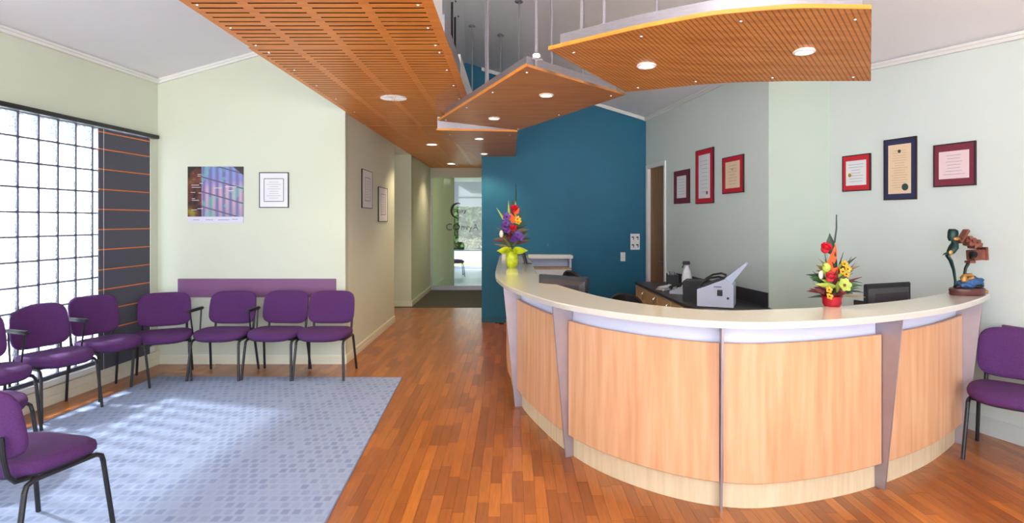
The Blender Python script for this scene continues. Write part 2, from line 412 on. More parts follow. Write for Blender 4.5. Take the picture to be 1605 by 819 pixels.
def score(st):
    x, y0, y1 = st; ym = (y0 + y1) / 2
    if ym < 3.15: return -1
    u = CU + x / ym * FPX; v = HV + EYE / ym * FPX
    if not (-10 < u < 1615 and v < 825): return -1
    if in_poly(x, ym, CARP) or in_poly(x, ym, OP): return -1
    if x < XL(ym): return -1
    return 1 / ym ** 3 if abs(y1 - y0 - SLN) < 1e-6 else -1
order = sorted(range(len(strips)), key=lambda k: -score(strips[k]))
single = {k for k in order[:300] if score(strips[k]) > 0}
def strip_geo(b, x, y0, y1, z=0.0):
    g = 0.0006; b.mm((x - SW / 2 + g, y0 + g, -0.008), (x + SW / 2 - g, y1 - g, z))
b = MB(); strip_geo(b, 0, -SLN / 2, SLN / 2); sme = b.mesh('floor_strip', M_floor, 0)
b = MB()
vs, fs = [], []
for k, (x, y0, y1) in enumerate(strips):
    if k in single:
        o = bpy.data.objects.new('floor_strip', sme); COL.objects.link(o); o.parent = floor; o.location = (x, (y0 + y1) / 2, random.uniform(-0.0003, 0.0))
    else:
        g = 0.0006; z = random.uniform(-0.0003, 0); n = len(vs)
        X0, X1, Y0, Y1 = x - SW / 2 + g, x + SW / 2 - g, y0 + g, y1 - g
        vs += [(X0, Y0, z), (X1, Y0, z), (X1, Y1, z), (X0, Y1, z), (X0, Y0, -0.008), (X1, Y0, -0.008), (X1, Y1, -0.008), (X0, Y1, -0.008)]
        fs += [(n, n + 1, n + 2, n + 3), (n, n + 4, n + 5, n + 1), (n + 1, n + 5, n + 6, n + 2), (n + 2, n + 6, n + 7, n + 3), (n + 3, n + 7, n + 4, n)]
b.bm.free()
me = bpy.data.meshes.new('floor_strips'); me.from_pydata(vs, [], fs); me.materials.append(M_floor)
o = bpy.data.objects.new('floor_strips', me); COL.objects.link(o); o.parent = floor; o['kind'] = 'stuff'
b = MB(); b.mm((-2.7, 11.1, -0.008), (-0.475, 13.9, 0.002)); struct(b.obj('floor_entry_tiles', M_mat, smooth=0))

# skirtings
def skirt(name, W, x0=0, x1=None, h=0.1, m=M_base):
    x1 = W.len if x1 is None else x1
    b = MB(); b.mm((x0, -0.016, 0), (x1, 0, h - 0.012)); b.mm((x0, -0.010, h - 0.012), (x1, 0, h)); b.mm((x0, -0.019, h * 0.45), (x1, -0.0155, h * 0.5))
    return struct(b.obj(name, m, smooth=0, mw=W.m))
skirt('baseboard_back', WB); skirt('baseboard_corridor', WC); skirt('baseboard_nib', WN); skirt('baseboard_corridor_end', WD)
skirt('baseboard_reception', WT, m=mat('teal skirting', (0, 84, 108), 0.5, var=0.05), h=0.09); skirt('baseboard_right', WR, h=0.13, m=mat('pale skirting', (206, 214, 212), 0.4, var=0.02))
skirt('baseboard_office', WA, dx1 + 0.02); skirt('baseboard_jog', WJ)
b = MB(); b.mm((0, -0.03, 0), (WL.len, 0, 0.075)); b.mm((0, -0.024, 0.08), (WL.len, 0, 0.15)); b.mm((0, -0.02, 0.074), (WL.len, 0, 0.081))
struct(b.obj('baseboard_left', M_base, smooth=0, mw=W.m if False else WL.m))
# cornices
def cornice(name, W, x0, x1, h=0.05):
    b = MB()
    pts = [x0, x1]
    for i in range(100):
        q, q2 = x0 + (x1 - x0) * i / 100, x0 + (x1 - x0) * (i + 1) / 100; p, p2 = W.pt(q), W.pt(q2)
        if (p.x - ridge(p.y)) * (p2.x - ridge(p2.y)) < 0: pts = [x0, (q + q2) / 2, x1]
    for a, c in zip(pts, pts[1:]):
        za, zc = zceil(*W.pt(a).xy), zceil(*W.pt(c).xy)
        b.vprism([(a, za - h), (c, zc - h), (c, zc - 0.002), (a, za - 0.002)], -0.03, 0)
        b.vprism([(a, za - h * 0.5), (c, zc - h * 0.5), (c, zc - 0.002), (a, za - 0.002)], -0.045, -0.03)
    return struct(b.obj(name, M_trim, smooth=0, mw=W.m))
for i, (W, a, c) in enumerate([(WL, 0, WL.len), (WB, 0, WB.len), (WT, 0, WT.len), (WA, 0, WA.len), (WJ, 0, WJ.len), (WR, 0, WR.len)]):
    cornice('trim_%d' % (i + 1), W, a, c)

# ------------------------------------------------------------------ glass block window
b = MB(); th0, th1 = 0.02, 0.10
JT = 0.012
for i in range(NC + 1): b.mm((wx0 + i * PITCH - JT / 2, th0 - 0.002, wz0), (wx0 + i * PITCH + JT / 2, th1 + 0.002, wz1))
for j in range(NR + 1): b.mm((wx0, th0 - 0.002, wz0 + j * PITCH - JT / 2), (wx1, th1 - 0.012, wz0 + j * PITCH + JT / 2))
win = struct(b.obj('window_1', M_mortar, smooth=0, mw=WL.m))
b = MB(); h = PITCH / 2 - JT / 2
b.box((0, (th0 + th1) / 2, 0), (2 * h, th1 - th0, 2 * h), bev=0.006)
gme = b.mesh('glass_block', M_block, 60)
for i in range(NC):
    for j in range(NR):
        o = bpy.data.objects.new('glass_block', gme); COL.objects.link(o); o.parent = win
        o.location = (wx0 + (i + 0.5) * PITCH, 0, wz0 + (j + 0.5) * PITCH)
b = MB(); b.mm((wx0, -0.05, wz0 - 0.045), (wx1, 0.02, wz0)); o = b.obj('window_sill', M_trim, win, 0)
b = MB(); b.mm((wx0, -0.012, wz0 + 0.002), (wx1, 0.03, wz0 + 0.035)); b.obj('bottom_rail', mat('dark window rail', (84, 82, 96), 0.5, 0.3, var=0.1), win, 0)

# roman blind hung in front of the far end of the window
bx0 = WL.hit(155, 300, 0.06)[0]; bx1 = WL.hit(235, 300, 0.06)[0]
bl = empty('roman_blind', mw=WL.mw(bx0, -0.05, 0)); tag(bl, 'charcoal roman blind with thin orange battens covering the far end of the window', 'blind')
BW = bx1 - bx0; zb = 0.16; zt = wz1 - 0.02
b = MB(); NS = 12; ph = (zt - zb) / NS
ring = []
for k in range(NS):
    z0, z1 = zb + k * ph, zb + (k + 1) * ph
    b.vprism([(0, z0 + 0.004), (BW, z0 + 0.004), (BW, z1 - 0.003), (0, z1 - 0.003)], -0.004 - 0.006, 0.0)
b.obj('blind_cloth', M_blind, bl, 0)
b = MB(); b.mm((-0.001, -0.014, -0.005), (BW + 0.001, 0.002, 0.005)); bme = b.mesh('batten', M_orange, 0)
for k in range(1, NS + 1):
    o = bpy.data.objects.new('batten', bme); COL.objects.link(o); o.parent = bl; o.location = (0, 0, zb + k * ph - 0.03 if k == NS else zb + k * ph)
b = MB(); b.tube([(0.05, -0.02, zb), (0.05, -0.02, zt)], 0.0015, 6); b.obj('lift_cord', M_white, bl)
hr = MB().mm((wx0 - 0.03, -0.075, wz1 - 0.005), (wx1 + 0.04, -0.001, wz1 + 0.035), bev=0.004).obj('blind_head_rail', M_black, mw=WL.m, smooth=0)
tag(hr, 'long black blind head rail running along the top of the glass block window', 'blind rail')

# ------------------------------------------------------------------ purple chair rails on the walls
x0, z1 = WB.hit(280, 434); x1, _ = WB.hit(527, 446)
o = MB().mm((x0, -0.022, 0.745), (x1, 0, 0.95), bev=0.003).obj('wall_bumper_rail', M_rail, mw=WB.m); tag(o, 'long purple bumper board on the back wall behind the row of chairs', 'wall rail')
x0, _ = WR.hit(1573, 510)
o = MB().mm((x0, -0.022, 0.62), (WR.len - 3.5, 0, 0.84), bev=0.003).obj('wall_bumper_rail', M_rail, mw=WR.m); tag(o, 'short visible end of purple bumper board on the right wall behind the lone chair', 'wall rail')

# ------------------------------------------------------------------ carpet
b = MB(); b.prism([(p.x, p.y) for p in reversed(CARP)], 0.0005, 0.007); o = b.obj('carpet_rug', M_carpet, smooth=0); tag(o, 'large pale blue carpet rug with small darker dash pattern over the timber floor', 'carpet')
b = MB()
for i in range(len(CARP)):
    p, q = CARP[i], CARP[(i + 1) % len(CARP)]; d = (q - p); L = d.length
    b.box(((p.x + q.x) / 2, (p.y + q.y) / 2, 0.004), (L, 0.008, 0.0075), rz=math.atan2(d.y, d.x))
b.obj('edge_binding', mat('carpet edging', (120, 128, 156), 0.8, var=0.1), o)

# ------------------------------------------------------------------ chairs
def sq(t, n=3.2):
    c, s_ = math.cos(t), math.sin(t); return math.copysign(abs(c) ** (2 / n), c), math.copysign(abs(s_) ** (2 / n), s_)
def chair_parts(root, arms=()):
    N = 40
    def ring(k, z, dz=1.0):
        out = []
        for i in range(N):
            x, y = sq(2 * PI * i / N, 3.4); X = x * 0.262 * k; Y = y * 0.232 * k
            if Y < 0: X *= 1 - 0.10 * (Y / 0.232) ** 2
            else: X *= 1 - 0.05 * (Y / 0.232) ** 2
            zz = z - 0.035 * max(0, (-Y / 0.232 - 0.35)) ** 1.5 + 0.008 * (abs(X) / 0.262) ** 2
            out.append((X, Y - 0.01, zz))
        return out
    MB().loft([ring(0.95, 0.402), ring(1.0, 0.412), ring(1.012, 0.434), ring(0.985, 0.455), ring(0.9, 0.468), ring(0.7, 0.474), ring(0.4, 0.4745), ring(0.1, 0.474)]).obj('seat', M_chair, root, 50)
    MB().loft([ring(0.8, 0.385), ring(0.95, 0.395), ring(0.955, 0.4055)]).obj('seat_pan', M_blackp, root, 40)
    def back(k, off):
        out = []
        for i in range(N):
            x, z = sq(2 * PI * i / N, 4.6); X = x * 0.245 * k; Z = z * 0.172 * k
            if Z > 0: X *= 1 - 0.05 * (Z / 0.168) ** 2
            out.append((X, 0.265 + off - 0.055 * (X / 0.24) ** 2 + 0.2 * Z, 0.662 + Z + 0.006 * (X / 0.24) ** 2))
        return out
    MB().loft([back(0.3, -0.032), back(0.75, -0.031), back(0.93, -0.026), back(0.99, -0.014), back(1.0, 0), back(0.985, 0.012), back(0.9, 0.02), back(0.5, 0.022)]).obj('backrest', M_chair, root, 50)
    for sx in (-1, 1):
        X = 0.235 * sx
        MB().tube([(X * 1.08, -0.245, 0.0), (X * 1.0, -0.205, 0.34)], 0.0125, 10).obj('leg', M_black, root)
        MB().tube([(X * 1.08, 0.255, 0.0), (X * 1.0, 0.195, 0.34)], 0.0125, 10).obj('leg', M_black, root)
        MB().tube([(X, -0.205, 0.34), (X, -0.195, 0.372), (X, -0.165, 0.388), (X, 0.15, 0.388), (X, 0.185, 0.372), (X, 0.195, 0.34)], 0.0126, 10).obj('side_rail', M_black, root)
        MB().tube([(X * 0.86, 0.13, 0.392), (X * 0.86, 0.21, 0.4), (X * 0.86, 0.245, 0.44), (X * 0.86, 0.262, 0.52), (X * 0.84, 0.268, 0.62)], 0.0125, 8).obj('back_stile', M_black, root)
    for yy in (-0.14, 0.14): MB().tube([(-0.235, yy, 0.388), (0.235, yy, 0.388)], 0.009, 8).obj('crossbar', M_black, root)
    for sx in arms:
        MB().tube([(0.24 * sx, -0.02, 0.385), (0.285 * sx, -0.03, 0.395), (0.295 * sx, -0.05, 0.45), (0.295 * sx, -0.10, 0.66)], 0.008, 8).obj('arm_support', M_black, root); MB().tube([(0.24 * sx, 0.1, 0.385), (0.285 * sx, 0.1, 0.395), (0.295 * sx, 0.105, 0.45), (0.295 * sx, 0.13, 0.66)], 0.008, 8).obj('arm_support', M_black, root)
        MB().box((0.295 * sx, 0.01, 0.672), (0.045, 0.3, 0.028), bev=0.01).obj('armrest', M_blackp, root)
protos = {}
def chair(x, y, f, label, arms=(), group='purple waiting chairs'):
    rz = math.atan2(f[0], -f[1]); key = tuple(arms)
    if key in protos:
        c = copy_tree(protos[key]); c.location = (x, y, zf(x, y)); c.rotation_euler = (0, 0, rz)
    else:
        c = empty('waiting_chair', (x, y, zf(x, y)), rz); chair_parts(c, arms); protos[key] = c
    if x < -3.6: c.scale = (0.94, 0.92, 1.06)
    tag(c, label, 'chair', group); return c
def zf(x, y): return 0.008 if in_poly(x, y - 0.2, CARP) and False else 0.0075
chair(-1.925, 6.26, (0, -1), 'purple armless chair at the right end of the back-wall row beside the corridor corner')
chair(-2.43, 6.27, (-0.06, -1), 'purple armless chair second from the corridor corner, right of the armchair')
chair(-2.97, 6.25, (0.02, -1), 'purple chair with two black armrests under the framed certificate on the back wall', arms=(-1, 1))
chair(-3.52, 6.12, (0.45, -0.9), 'purple armless chair angled across the far corner in front of the charcoal blind')
chair(-3.74, 5.62, (0.93, -0.36), 'purple chair with one armrest by the window, next to the armless corner chair', arms=(-1,))
chair(-3.80, 5.04, (0.93, -0.36), 'purple chair with one armrest, middle of the row along the glass block window', arms=(-1,))
chair(-3.86, 4.45, (0.93, -0.36), 'purple chair against the window cut off by the left edge of the picture')
chair(-2.41, 3.02, (0.25, 0.97), 'nearest purple armless chair at the lower left, seen from behind')
chair(-3.35, 3.75, (0.9, 0.1), 'purple chair almost hidden behind the nearest lower left chair')
chair(3.36, 4.03, (-0.72, -0.69), 'lone purple armless chair right of the reception counter, against the right wall')

# ------------------------------------------------------------------ reception counter
OUT = [(-0.19, 9.35), (-0.185, 8.2), (-0.18, 7.0), (-0.163, 5.95), (-0.09, 5.3), (0.01, 4.83), (0.24, 4.12), (0.5, 3.68), (0.85, 3.36), (1.2, 3.22), (1.55, 3.24), (2.13, 3.44), (2.75, 3.80), (3.2, 4.16), (3.52, 4.46)]
def catmull(P, n=24):
    P = [Vector((p[0], p[1], 0)) for p in P]; P = [2 * P[0] - P[1]] + P + [2 * P[-1] - P[-2]]; out = []
    for i in range(1, len(P) - 2):
        for k in range(n):
            t = k / n; a, b_, c, d = P[i - 1], P[i], P[i + 1], P[i + 2]
            out.append(0.5 * ((2 * b_) + (c - a) * t + (2 * a - 5 * b_ + 4 * c - d) * t * t + (3 * b_ - a - 3 * c + d) * t ** 3))
    out.append(P[-2]); return out
raw = catmull(OUT)
for _ in range(30):   # fair the curve
    raw = [raw[0]] + [(raw[i - 1] + 2 * raw[i] + raw[i + 1]) / 4 for i in range(1, len(raw) - 1)] + [raw[-1]]
cum = [0]
for a, c in zip(raw, raw[1:]): cum.append(cum[-1] + (c - a).length)
TL = cum[-1]
def cp(s):
    s = max(0, min(TL, s)); i = 0
    lo, hi = 0, len(cum) - 1
    while hi - lo > 1:
        m_ = (lo + hi) // 2
        if cum[m_] <= s: lo = m_
        else: hi = m_
    k = (s - cum[lo]) / (cum[hi] - cum[lo]); return raw[lo].lerp(raw[hi], k)
def cn(s):
    d = (cp(s + 0.08) - cp(s - 0.08)).normalized(); return Vector((-d.y, d.x, 0))
def off(s, d, z=0.0): p = cp(s) + cn(s) * d; return Vector((p.x, p.y, z))
def near(x, y): return min((cum[i] for i in range(len(cum))), key=lambda s: (cp(s) - Vector((x, y, 0))).length)
def sweep(s0, s1, prof, n=None):
    """prof: closed polygon of (offset, z) - offset may be a function of s"""
    n = n or max(3, int((s1 - s0) / 0.07))
    return MB().loft([[off(s0 + (s1 - s0) * i / n, (p[0](s0 + (s1 - s0) * i / n) if callable(p[0]) else p[0]), p[1]) for p in prof] for i in range(n + 1)])
S = [near(-0.1, 5.2), near(0.25, 4.06), near(1.12, 3.22), near(2.26, 3.5), near(3.30, 4.25)]
ctr = empty('reception_counter', (1.4, 4.5, 0)); tag(ctr, 'curved reception counter with pale stone top, beech front panels and steel fins', 'reception counter')
def cchild(mb, name, m, sm=35, par=None):
    o = mb.obj(name, m, par or ctr, sm)
    if par is None: o.matrix_parent_inverse = Matrix.Translation((-1.4, -4.5, 0))
    return o
win_ = lambda s: 0.43 - 0.20 * max(0, min(1, (s - S[2] - 0.5) / (TL - S[2] - 0.5)))
ZT = 1.06
cchild(sweep(0, TL, [(0.0, ZT - 0.036), (0.0, ZT - 0.006), (0.006, ZT), (lambda s: win_(s) - 0.006, ZT), (win_, ZT - 0.006), (win_, ZT - 0.036)]), 'stone_top', M_stone, 30)
cchild(sweep(0.02, TL - 0.03, [(0.155, 0.86), (0.155, ZT - 0.036), (0.26, ZT - 0.036), (0.26, 0.86)]), 'recessed_band', M_lav, 30)  # pale blue colour of the band stands in for bluish LED light
cchild(sweep(0.02, TL - 0.03, [(0.16, 0.0), (0.16, 0.9), (0.255, 0.9), (0.255, 0.0)]), 'plinth', M_plinth, 30)
cchild(sweep(1.1, TL - 0.03, [(0.25, 0.70), (0.25, 0.735), (0.85, 0.735), (0.85, 0.70)]), 'inner_desk', M_dark, 30)
segs = [(0.05, S[0])] + list(zip(S, S[1:]))
for k, (a, c) in enumerate(segs):
    g = 0.012
    cchild(sweep(a + g, c - g, [(0.118, 0.152), (0.115, 0.156), (0.115, 0.918), (0.118, 0.922), (0.136, 0.922), (0.136, 0.152)]), 'front_panel', M_beech, 30)
for s in S:
    poly = [(0.0, ZT - 0.037), (0.15, ZT - 0.037), (0.158, 0.0), (0.1, 0.0)]
    t = (cp(s + 0.05) - cp(s - 0.05)).normalized() * 0.006
    b = MB(); b.loft([[off(s, d, z) - t for d, z in poly], [off(s, d, z) + t for d, z in poly]])
    cchild(b, 'steel_fin', M_fin, 20)
# back counter against the teal wall
hc = empty('back_counter', (0.6, 9.3, 0)); tag(hc, 'low white shelf unit with stone top against the teal wall', 'shelf unit')
MB().mm((-0.35, -0.17, 1.02), (0.32, 0.17, 1.07), bev=0.006).obj('top', M_trim, hc)
b = MB(); b.mm((-0.33, -0.12, 0.0), (-0.30, 0.17, 1.02)); b.mm((0.27, -0.12, 0.0), (0.30, 0.17, 1.02)); b.mm((-0.30, 0.14, 0.0), (0.27, 0.17, 1.02)); b.obj('carcass', M_lav, hc)
MB().mm((-0.3, -0.14, 0.86), (0.3, 0.139, 0.885), bev=0.002).obj('shelf', M_oak, hc)
MB().mm((-0.3, -0.13, 0.5), (0.27, -0.11, 0.855), bev=0.002).obj('lower_panel', M_white, hc)

# ------------------------------------------------------------------ slotted timber ceiling
ZS = 2.8; SX0, SX1 = -1.80, -0.43
sc_ = empty('slotted_ceiling', (-1.1, 6.0, ZS)); tag(sc_, 'long orange slotted plywood ceiling raft running from the foreground down the corridor', 'ceiling panel')
bands = [0.0, 0.03, 0.215, 0.255, 0.455, 0.495, 0.70, 0.74, 0.955, 1.0]
def slot_panel(y0, y1, z, pitch=0.076, slot=0.023, x0=SX0, x1=SX1):
    b = MB(); W_ = x1 - x0; th = 0.002; ey = 0.05
    # solid longitudinal bands
    for a, c in ((0, 1), (2, 3), (4, 5), (6, 7), (8, 9)): b.mm((x0 + bands[a] * W_, y0, z), (x0 + bands[c] * W_, y1, z + th))
    n = int((y1 - y0 - 2 * ey) / pitch); p = (y1 - y0 - 2 * ey) / n
    for a, c in ((1, 2), (3, 4), (5, 6), (7, 8)):
        X0, X1 = x0 + bands[a] * W_, x0 + bands[c] * W_
        b.mm((X0, y0, z), (X1, y0 + ey, z + th)); b.mm((X0, y1 - ey, z), (X1, y1, z + th))
        for k in range(n):
            b.mm((X0, y0 + ey + k * p + slot, z), (X1, y0 + ey + (k + 1) * p, z + th))
    return b
PI_ = Matrix.Translation((1.1, -6.0, -ZS))
joints = [1.0, 4.22, 7.7, 10.8, 13.88]
for k, (a, c) in enumerate(zip(joints, joints[1:])):
    X0 = SX0 if k < 1 else (-1.84 if k < 2 else -1.858)
    o = slot_panel(a + 0.004, c - 0.004, ZS + (0.0 if k else -0.012), x0=X0, x1=SX1 if k < 2 else -0.478).obj('slotted_panel', M_slat, sc_, 0); o.matrix_parent_inverse = PI_
b = MB(); b.mm((-1.79, 1.02, ZS - 0.0095), (-0.44, 4.21, ZS + 0.02)); b.mm((-1.83, 4.23, ZS + 0.0022), (-0.44, 7.68, ZS + 0.02)); b.mm((-1.85, 7.72, ZS + 0.0022), (-0.485, 13.87, ZS + 0.02)); o = b.obj('acoustic_backing', mat('black fleece', (14, 10, 8), 1.0, var=0.2, spec=0.0), sc_, 0); o.matrix_parent_inverse = PI_
for (ya, yb, h_) in ((1.1, 3.55, 0.50), (3.56, 4.15, 0.40), (4.3, 5.6, 0.26), (5.62, 7.6, 0.34), (7.75, 9.4, 0.20)):
    o = MB().mm((-0.50, ya, ZS + 0.036), (-0.478, yb, ZS + h_)).obj('fascia', M_steel if h_ < .3 else M_trim, sc_, 0); o.matrix_parent_inverse = PI_
o = MB().mm((-1.86, 6.77, ZS + 0.0), (-1.80, 7.6, ZS + 0.02)).obj('edge_strip', M_slat, sc_, 0); o.matrix_parent_inverse = PI_
b = MB(); b.lathe([(0.010, 0.0), (0.009, -0.004), (0.004, -0.006), (0, -0.006)], seg=10); scr = b.mesh('screw', M_chrome)
def screw(x, y, z, par, pinv):
    o = bpy.data.objects.new('screw', scr); COL.objects.link(o); o.parent = par; o.matrix_parent_inverse = pinv; o.location = (x, y, z)
for yy in (3.35, 3.75, 4.12, 4.34, 4.85, 5.4, 6.0, 6.7, 7.5):
    for xx in (SX0 + 0.06, SX1 - 0.09): screw(xx, yy, ZS - (0.012 if yy < 4.2 else 0), sc_, PI_)
for (u, v0, v1) in ((719.5, 38, 150), (723.5, 52, 150)):
    Y = 6.9 if u < 720 else 7.4; p = at(u, v0, Y); zt_ = zceil(p.x, Y)
    b = MB(); b.tube([(p.x - 0.08, Y, ZS + 0.03), (p.x - 0.08, Y, zt_)], 0.012, 8); b.lathe([(0.05, -0.012), (0.05, 0)], (p.x - 0.08, Y, zt_ - 0.001)); o = b.obj('suspension_rod', M_black, sc_); o.matrix_parent_inverse = PI_

# ------------------------------------------------------------------ hung perforated ply panels over the counter
def lerp_poly(P, t):
    L = [0]
    for a, c in zip(P, P[1:]): L.append(L[-1] + (c - a).length)
    s = t * L[-1]
    for i in range(len(P) - 1):
        if s <= L[i + 1] + 1e-9: return P[i].lerp(P[i + 1], (s - L[i]) / (L[i + 1] - L[i]))
    return P[-1].copy()
def cloud(outer, inner, label, rods, screws, fh=0.10, n=28, m=12, back_only=False):
    o3 = [onz(u, v, z) for u, v, z in outer]; i3 = [onz(u, v, z) for u, v, z in inner]
    if len(outer) > 2:
        for _ in range(1): pass
    A = [lerp_poly(o3, k / n) for k in range(n + 1)]; B = [lerp_poly(i3, k / n) for k in range(n + 1)]
    for _ in range(3 if len(outer) > 2 else 0):
        for Q in (A, B):
            Q[1:-1] = [(Q[i - 1] + 2 * Q[i] + Q[i + 1]) / 4 for i in range(1, n)]
    c0 = sum(A + B, Vector()) / (2 * (n + 1)); root = empty('hung_ceiling_panel', c0); tag(root, label, 'ceiling panel', 'hung ply panels over the counter')
    pinv = Matrix.Translation(-c0)
    G = [[A[k].lerp(B[k], j / m) for j in range(m + 1)] for k in range(n + 1)]
    b = MB(); lo = [[b.bm.verts.new(p) for p in r] for r in G]; hi = [[b.bm.verts.new(p + Vector((0, 0, 0.018))) for p in r] for r in G]
    for k in range(n):
        for j in range(m):
            b.bm.faces.new((lo[k][j], lo[k + 1][j], lo[k + 1][j + 1], lo[k][j + 1])); b.bm.faces.new((hi[k][j], hi[k][j + 1], hi[k + 1][j + 1], hi[k + 1][j]))
    for k in range(n):
        for j in (0, m): b.bm.faces.new((lo[k][j], lo[k + 1][j], hi[k + 1][j], hi[k][j]))
    for j in range(m):
        for k in (0, n): b.bm.faces.new((lo[k][j], lo[k][j + 1], hi[k][j + 1], hi[k][j]))
    o = b.obj('plywood_panel', M_cloud, root, 30); o.matrix_parent_inverse = pinv
    # lipping
    e = [G[k][0] for k in range(n + 1)]
    b = MB(); b.loft([[p + (q - p).normalized() * -0.004 + Vector((0, 0, -0.001)), p + (q - p).normalized() * 0.004 + Vector((0, 0, -0.001)), p + (q - p).normalized() * 0.004 + Vector((0, 0, 0.02)), p + (q - p).normalized() * -0.004 + Vector((0, 0, 0.02))] for p, q in zip(A, B)])
    o = b.obj('edge_lipping', M_edge, root, 30); o.matrix_parent_inverse = pinv
    # steel tray on top, set in from the edge
    ins = lambda a, c, d: a + (c - a).normalized() * d
    la = [ins(G[k][0], G[k][m], 0.05) for k in range(n + 1)]; lb = [ins(G[k][m], G[k][0], 0.05) for k in range(n + 1)]
    f0, f1 = 0.04, 0.96
    la = [la[int(round(f0 * n))].copy()] + la[2:-2] + [la[int(round(f1 * n))].copy()]; lb = [lb[int(round(f0 * n))].copy()] + lb[2:-2] + [lb[int(round(f1 * n))].copy()]
    loop = la + lb[::-1]; U = Vector((0, 0, 1)); cen = sum(loop, Vector()) / len(loop)
    b = MB(); N = len(loop); rr = []
    for h_, k_ in ((0.0185, 1), (fh, 1), (fh, 0.985), (0.0185, 0.985)):
        rr.append([b.bm.verts.new(cen.lerp(p, k_) * 1.0 + Vector((0, 0, p.z - cen.lerp(p, k_).z)) + U * h_) for p in loop])
    for q in range(4):
        for i in range(N): b.bm.faces.new((rr[q][i], rr[q][(i + 1) % N], rr[(q + 1) % 4][(i + 1) % N], rr[(q + 1) % 4][i]))
    o = b.obj('steel_fascia', M_steel, root, 30); o.matrix_parent_inverse = pinv
    for (k, j) in screws:
        p = lerp_poly(A, k).lerp(lerp_poly(B, k), j); screw(p.x, p.y, p.z, root, pinv)
    for (k, j, r_) in rods:
        p = lerp_poly(A, k).lerp(lerp_poly(B, k), j); zt_ = zceil(p.x, p.y)
        b = MB(); b.tube([(p.x, p.y, p.z + 0.02), (p.x, p.y, zt_)], r_, 8); b.lathe([(0.045, -0.012), (0.045, 0)], (p.x, p.y, zt_ - 0.001))
        o = b.obj('suspension_rod', M_steel, root); o.matrix_parent_inverse = pinv
        b = MB(); b.box((p.x, p.y, p.z + fh - 0.01), (0.09, 0.03, 0.012), rz=0.5, bev=0.003); b.box((p.x, p.y, p.z + fh + 0.012), (0.05, 0.05, 0.03), bev=0.006)
        o = b.obj('rod_clamp', M_chrome, root); o.matrix_parent_inverse = pinv
    CL.append((A, B)); return A, B
CL = []
cloud([(687, 189, 2.6), (825, 104, 2.6)], [(813, 204, 2.6), (979, 149, 2.6)], 'middle hung plywood ceiling panel, kite shaped, with two small downlights',
      [(0.55, 0.1, 0.010), (0.97, 0.12, 0.012), (0.9, 0.35, 0.008), (0.3, 0.3, 0.008), (0.85, 0.75, 0.008), (0.1, 0.9, 0.006)],
      [(0.04, 0.06), (0.35, 0.06), (0.65, 0.06), (0.95, 0.06), (0.04, 0.95), (0.5, 0.95), (0.95, 0.92)])
cloud([(860, 78, 2.62), (1000, 45, 2.63), (1117, 23, 2.64), (1249, 12, 2.65), (1366, 14, 2.65)],
      [(980, 144, 2.52), (1035, 139, 2.51), (1100, 132, 2.50), (1150, 129, 2.5), (1250, 127, 2.5), (1365, 127, 2.5)], 'largest hung plywood ceiling panel, curved, at the upper right above the counter',
      [(0.03, 0.3, 0.012), (0.18, 0.12, 0.01), (0.25, 0.6, 0.01), (0.75, 0.2, 0.01), (0.8, 0.8, 0.01)],
      [(0.06, 0.12), (0.32, 0.1), (0.62, 0.1), (0.95, 0.12), (0.08, 0.93), (0.33, 0.93), (0.62, 0.93), (0.93, 0.93)], n=36)
cloud([(684, 204, 2.6), (811, 206, 2.6)], [(752, 249, 2.6), (807, 248, 2.6)], 'small rear hung plywood ceiling panel against the teal wall above the corridor mouth',
      [(0.75, 0.3, 0.008), (0.3, 0.3, 0.008)], [(0.1, 0.1), (0.9, 0.1), (0.9, 0.9)], fh=0.16, n=10, m=12)

# ------------------------------------------------------------------ downlights
M_lens = mat('lamp lens', (255, 244, 226), 0.3, emit=9)
def downlight(p, r, label, power, fluted=False):
    root = empty('downlight', p); tag(root, label, 'ceiling light', 'recessed downlights')
    MB().lathe([(r * 0.72, 0.01), (r * 0.72, -0.004), (r * 0.8, -0.010), (r, -0.006), (r, 0.0), (r * 0.9, 0.01)], seg=28).obj('trim_ring', M_white, root)
    if fluted:
        b = MB(); b.lathe([(0, -0.006), (r * 0.25, -0.008), (r * 0.7, -0.005), (r * 0.7, 0.004)], seg=24); b.obj('lens', mat('fluted lens', (196, 184, 168), 0.15, emit=0.3), root)
        for k in range(24):
            a = 2 * PI * k / 24; MB().tube([(r * 0.2 * math.cos(a), r * 0.2 * math.sin(a), -0.011), (r * 0.95 * math.cos(a), r * 0.95 * math.sin(a), -0.010)], 0.003, 4).obj('flute', M_white, root)
    else: MB().lathe([(0, -0.0065), (r * 0.7, -0.0055), (r * 0.7, 0.006)], seg=24).obj('lens', M_lens, root)
    l = bpy.data.lights.new('lamp_glow', 'SPOT'); l.energy = power; l.color = (1, 0.80, 0.50); l.spot_size = R(125); l.spot_blend = 0.6; l.shadow_soft_size = r * 0.6
    lo_ = bpy.data.objects.new('lamp_glow', l); COL.objects.link(lo_); lo_.parent = root; lo_.location = (0, 0, -0.03)
downlight(onz(617, 153, ZS - 0.001), 0.13, 'large fluted downlight in the slotted plywood ceiling', 14, True)
downlight(onz(677, 226, ZS - 0.001), 0.10, 'round downlight in the slotted ceiling at the corridor mouth', 34)
downlight(onz(707, 256, ZS - 0.001), 0.10, 'farthest downlight in the slotted ceiling before the glass door', 24)
def onpanel(u, v):
    best = None
    for A, B in CL:
        for i in range(101):
            a, c = lerp_poly(A, i / 100), lerp_poly(B, i / 100)
            for j in range(51):
                p = a.lerp(c, j / 50); d = (CU + p.x / p.y * FPX - u) ** 2 + (HV - (p.z - EYE) / p.y * FPX - v) ** 2
                if best is None or d < best[0]: best = (d, p)
    return best[1] - Vector((0, 0, 0.003))
downlight(onpanel(857, 147), 0.058, 'downlight right of centre in the middle kite shaped ply panel', 20)
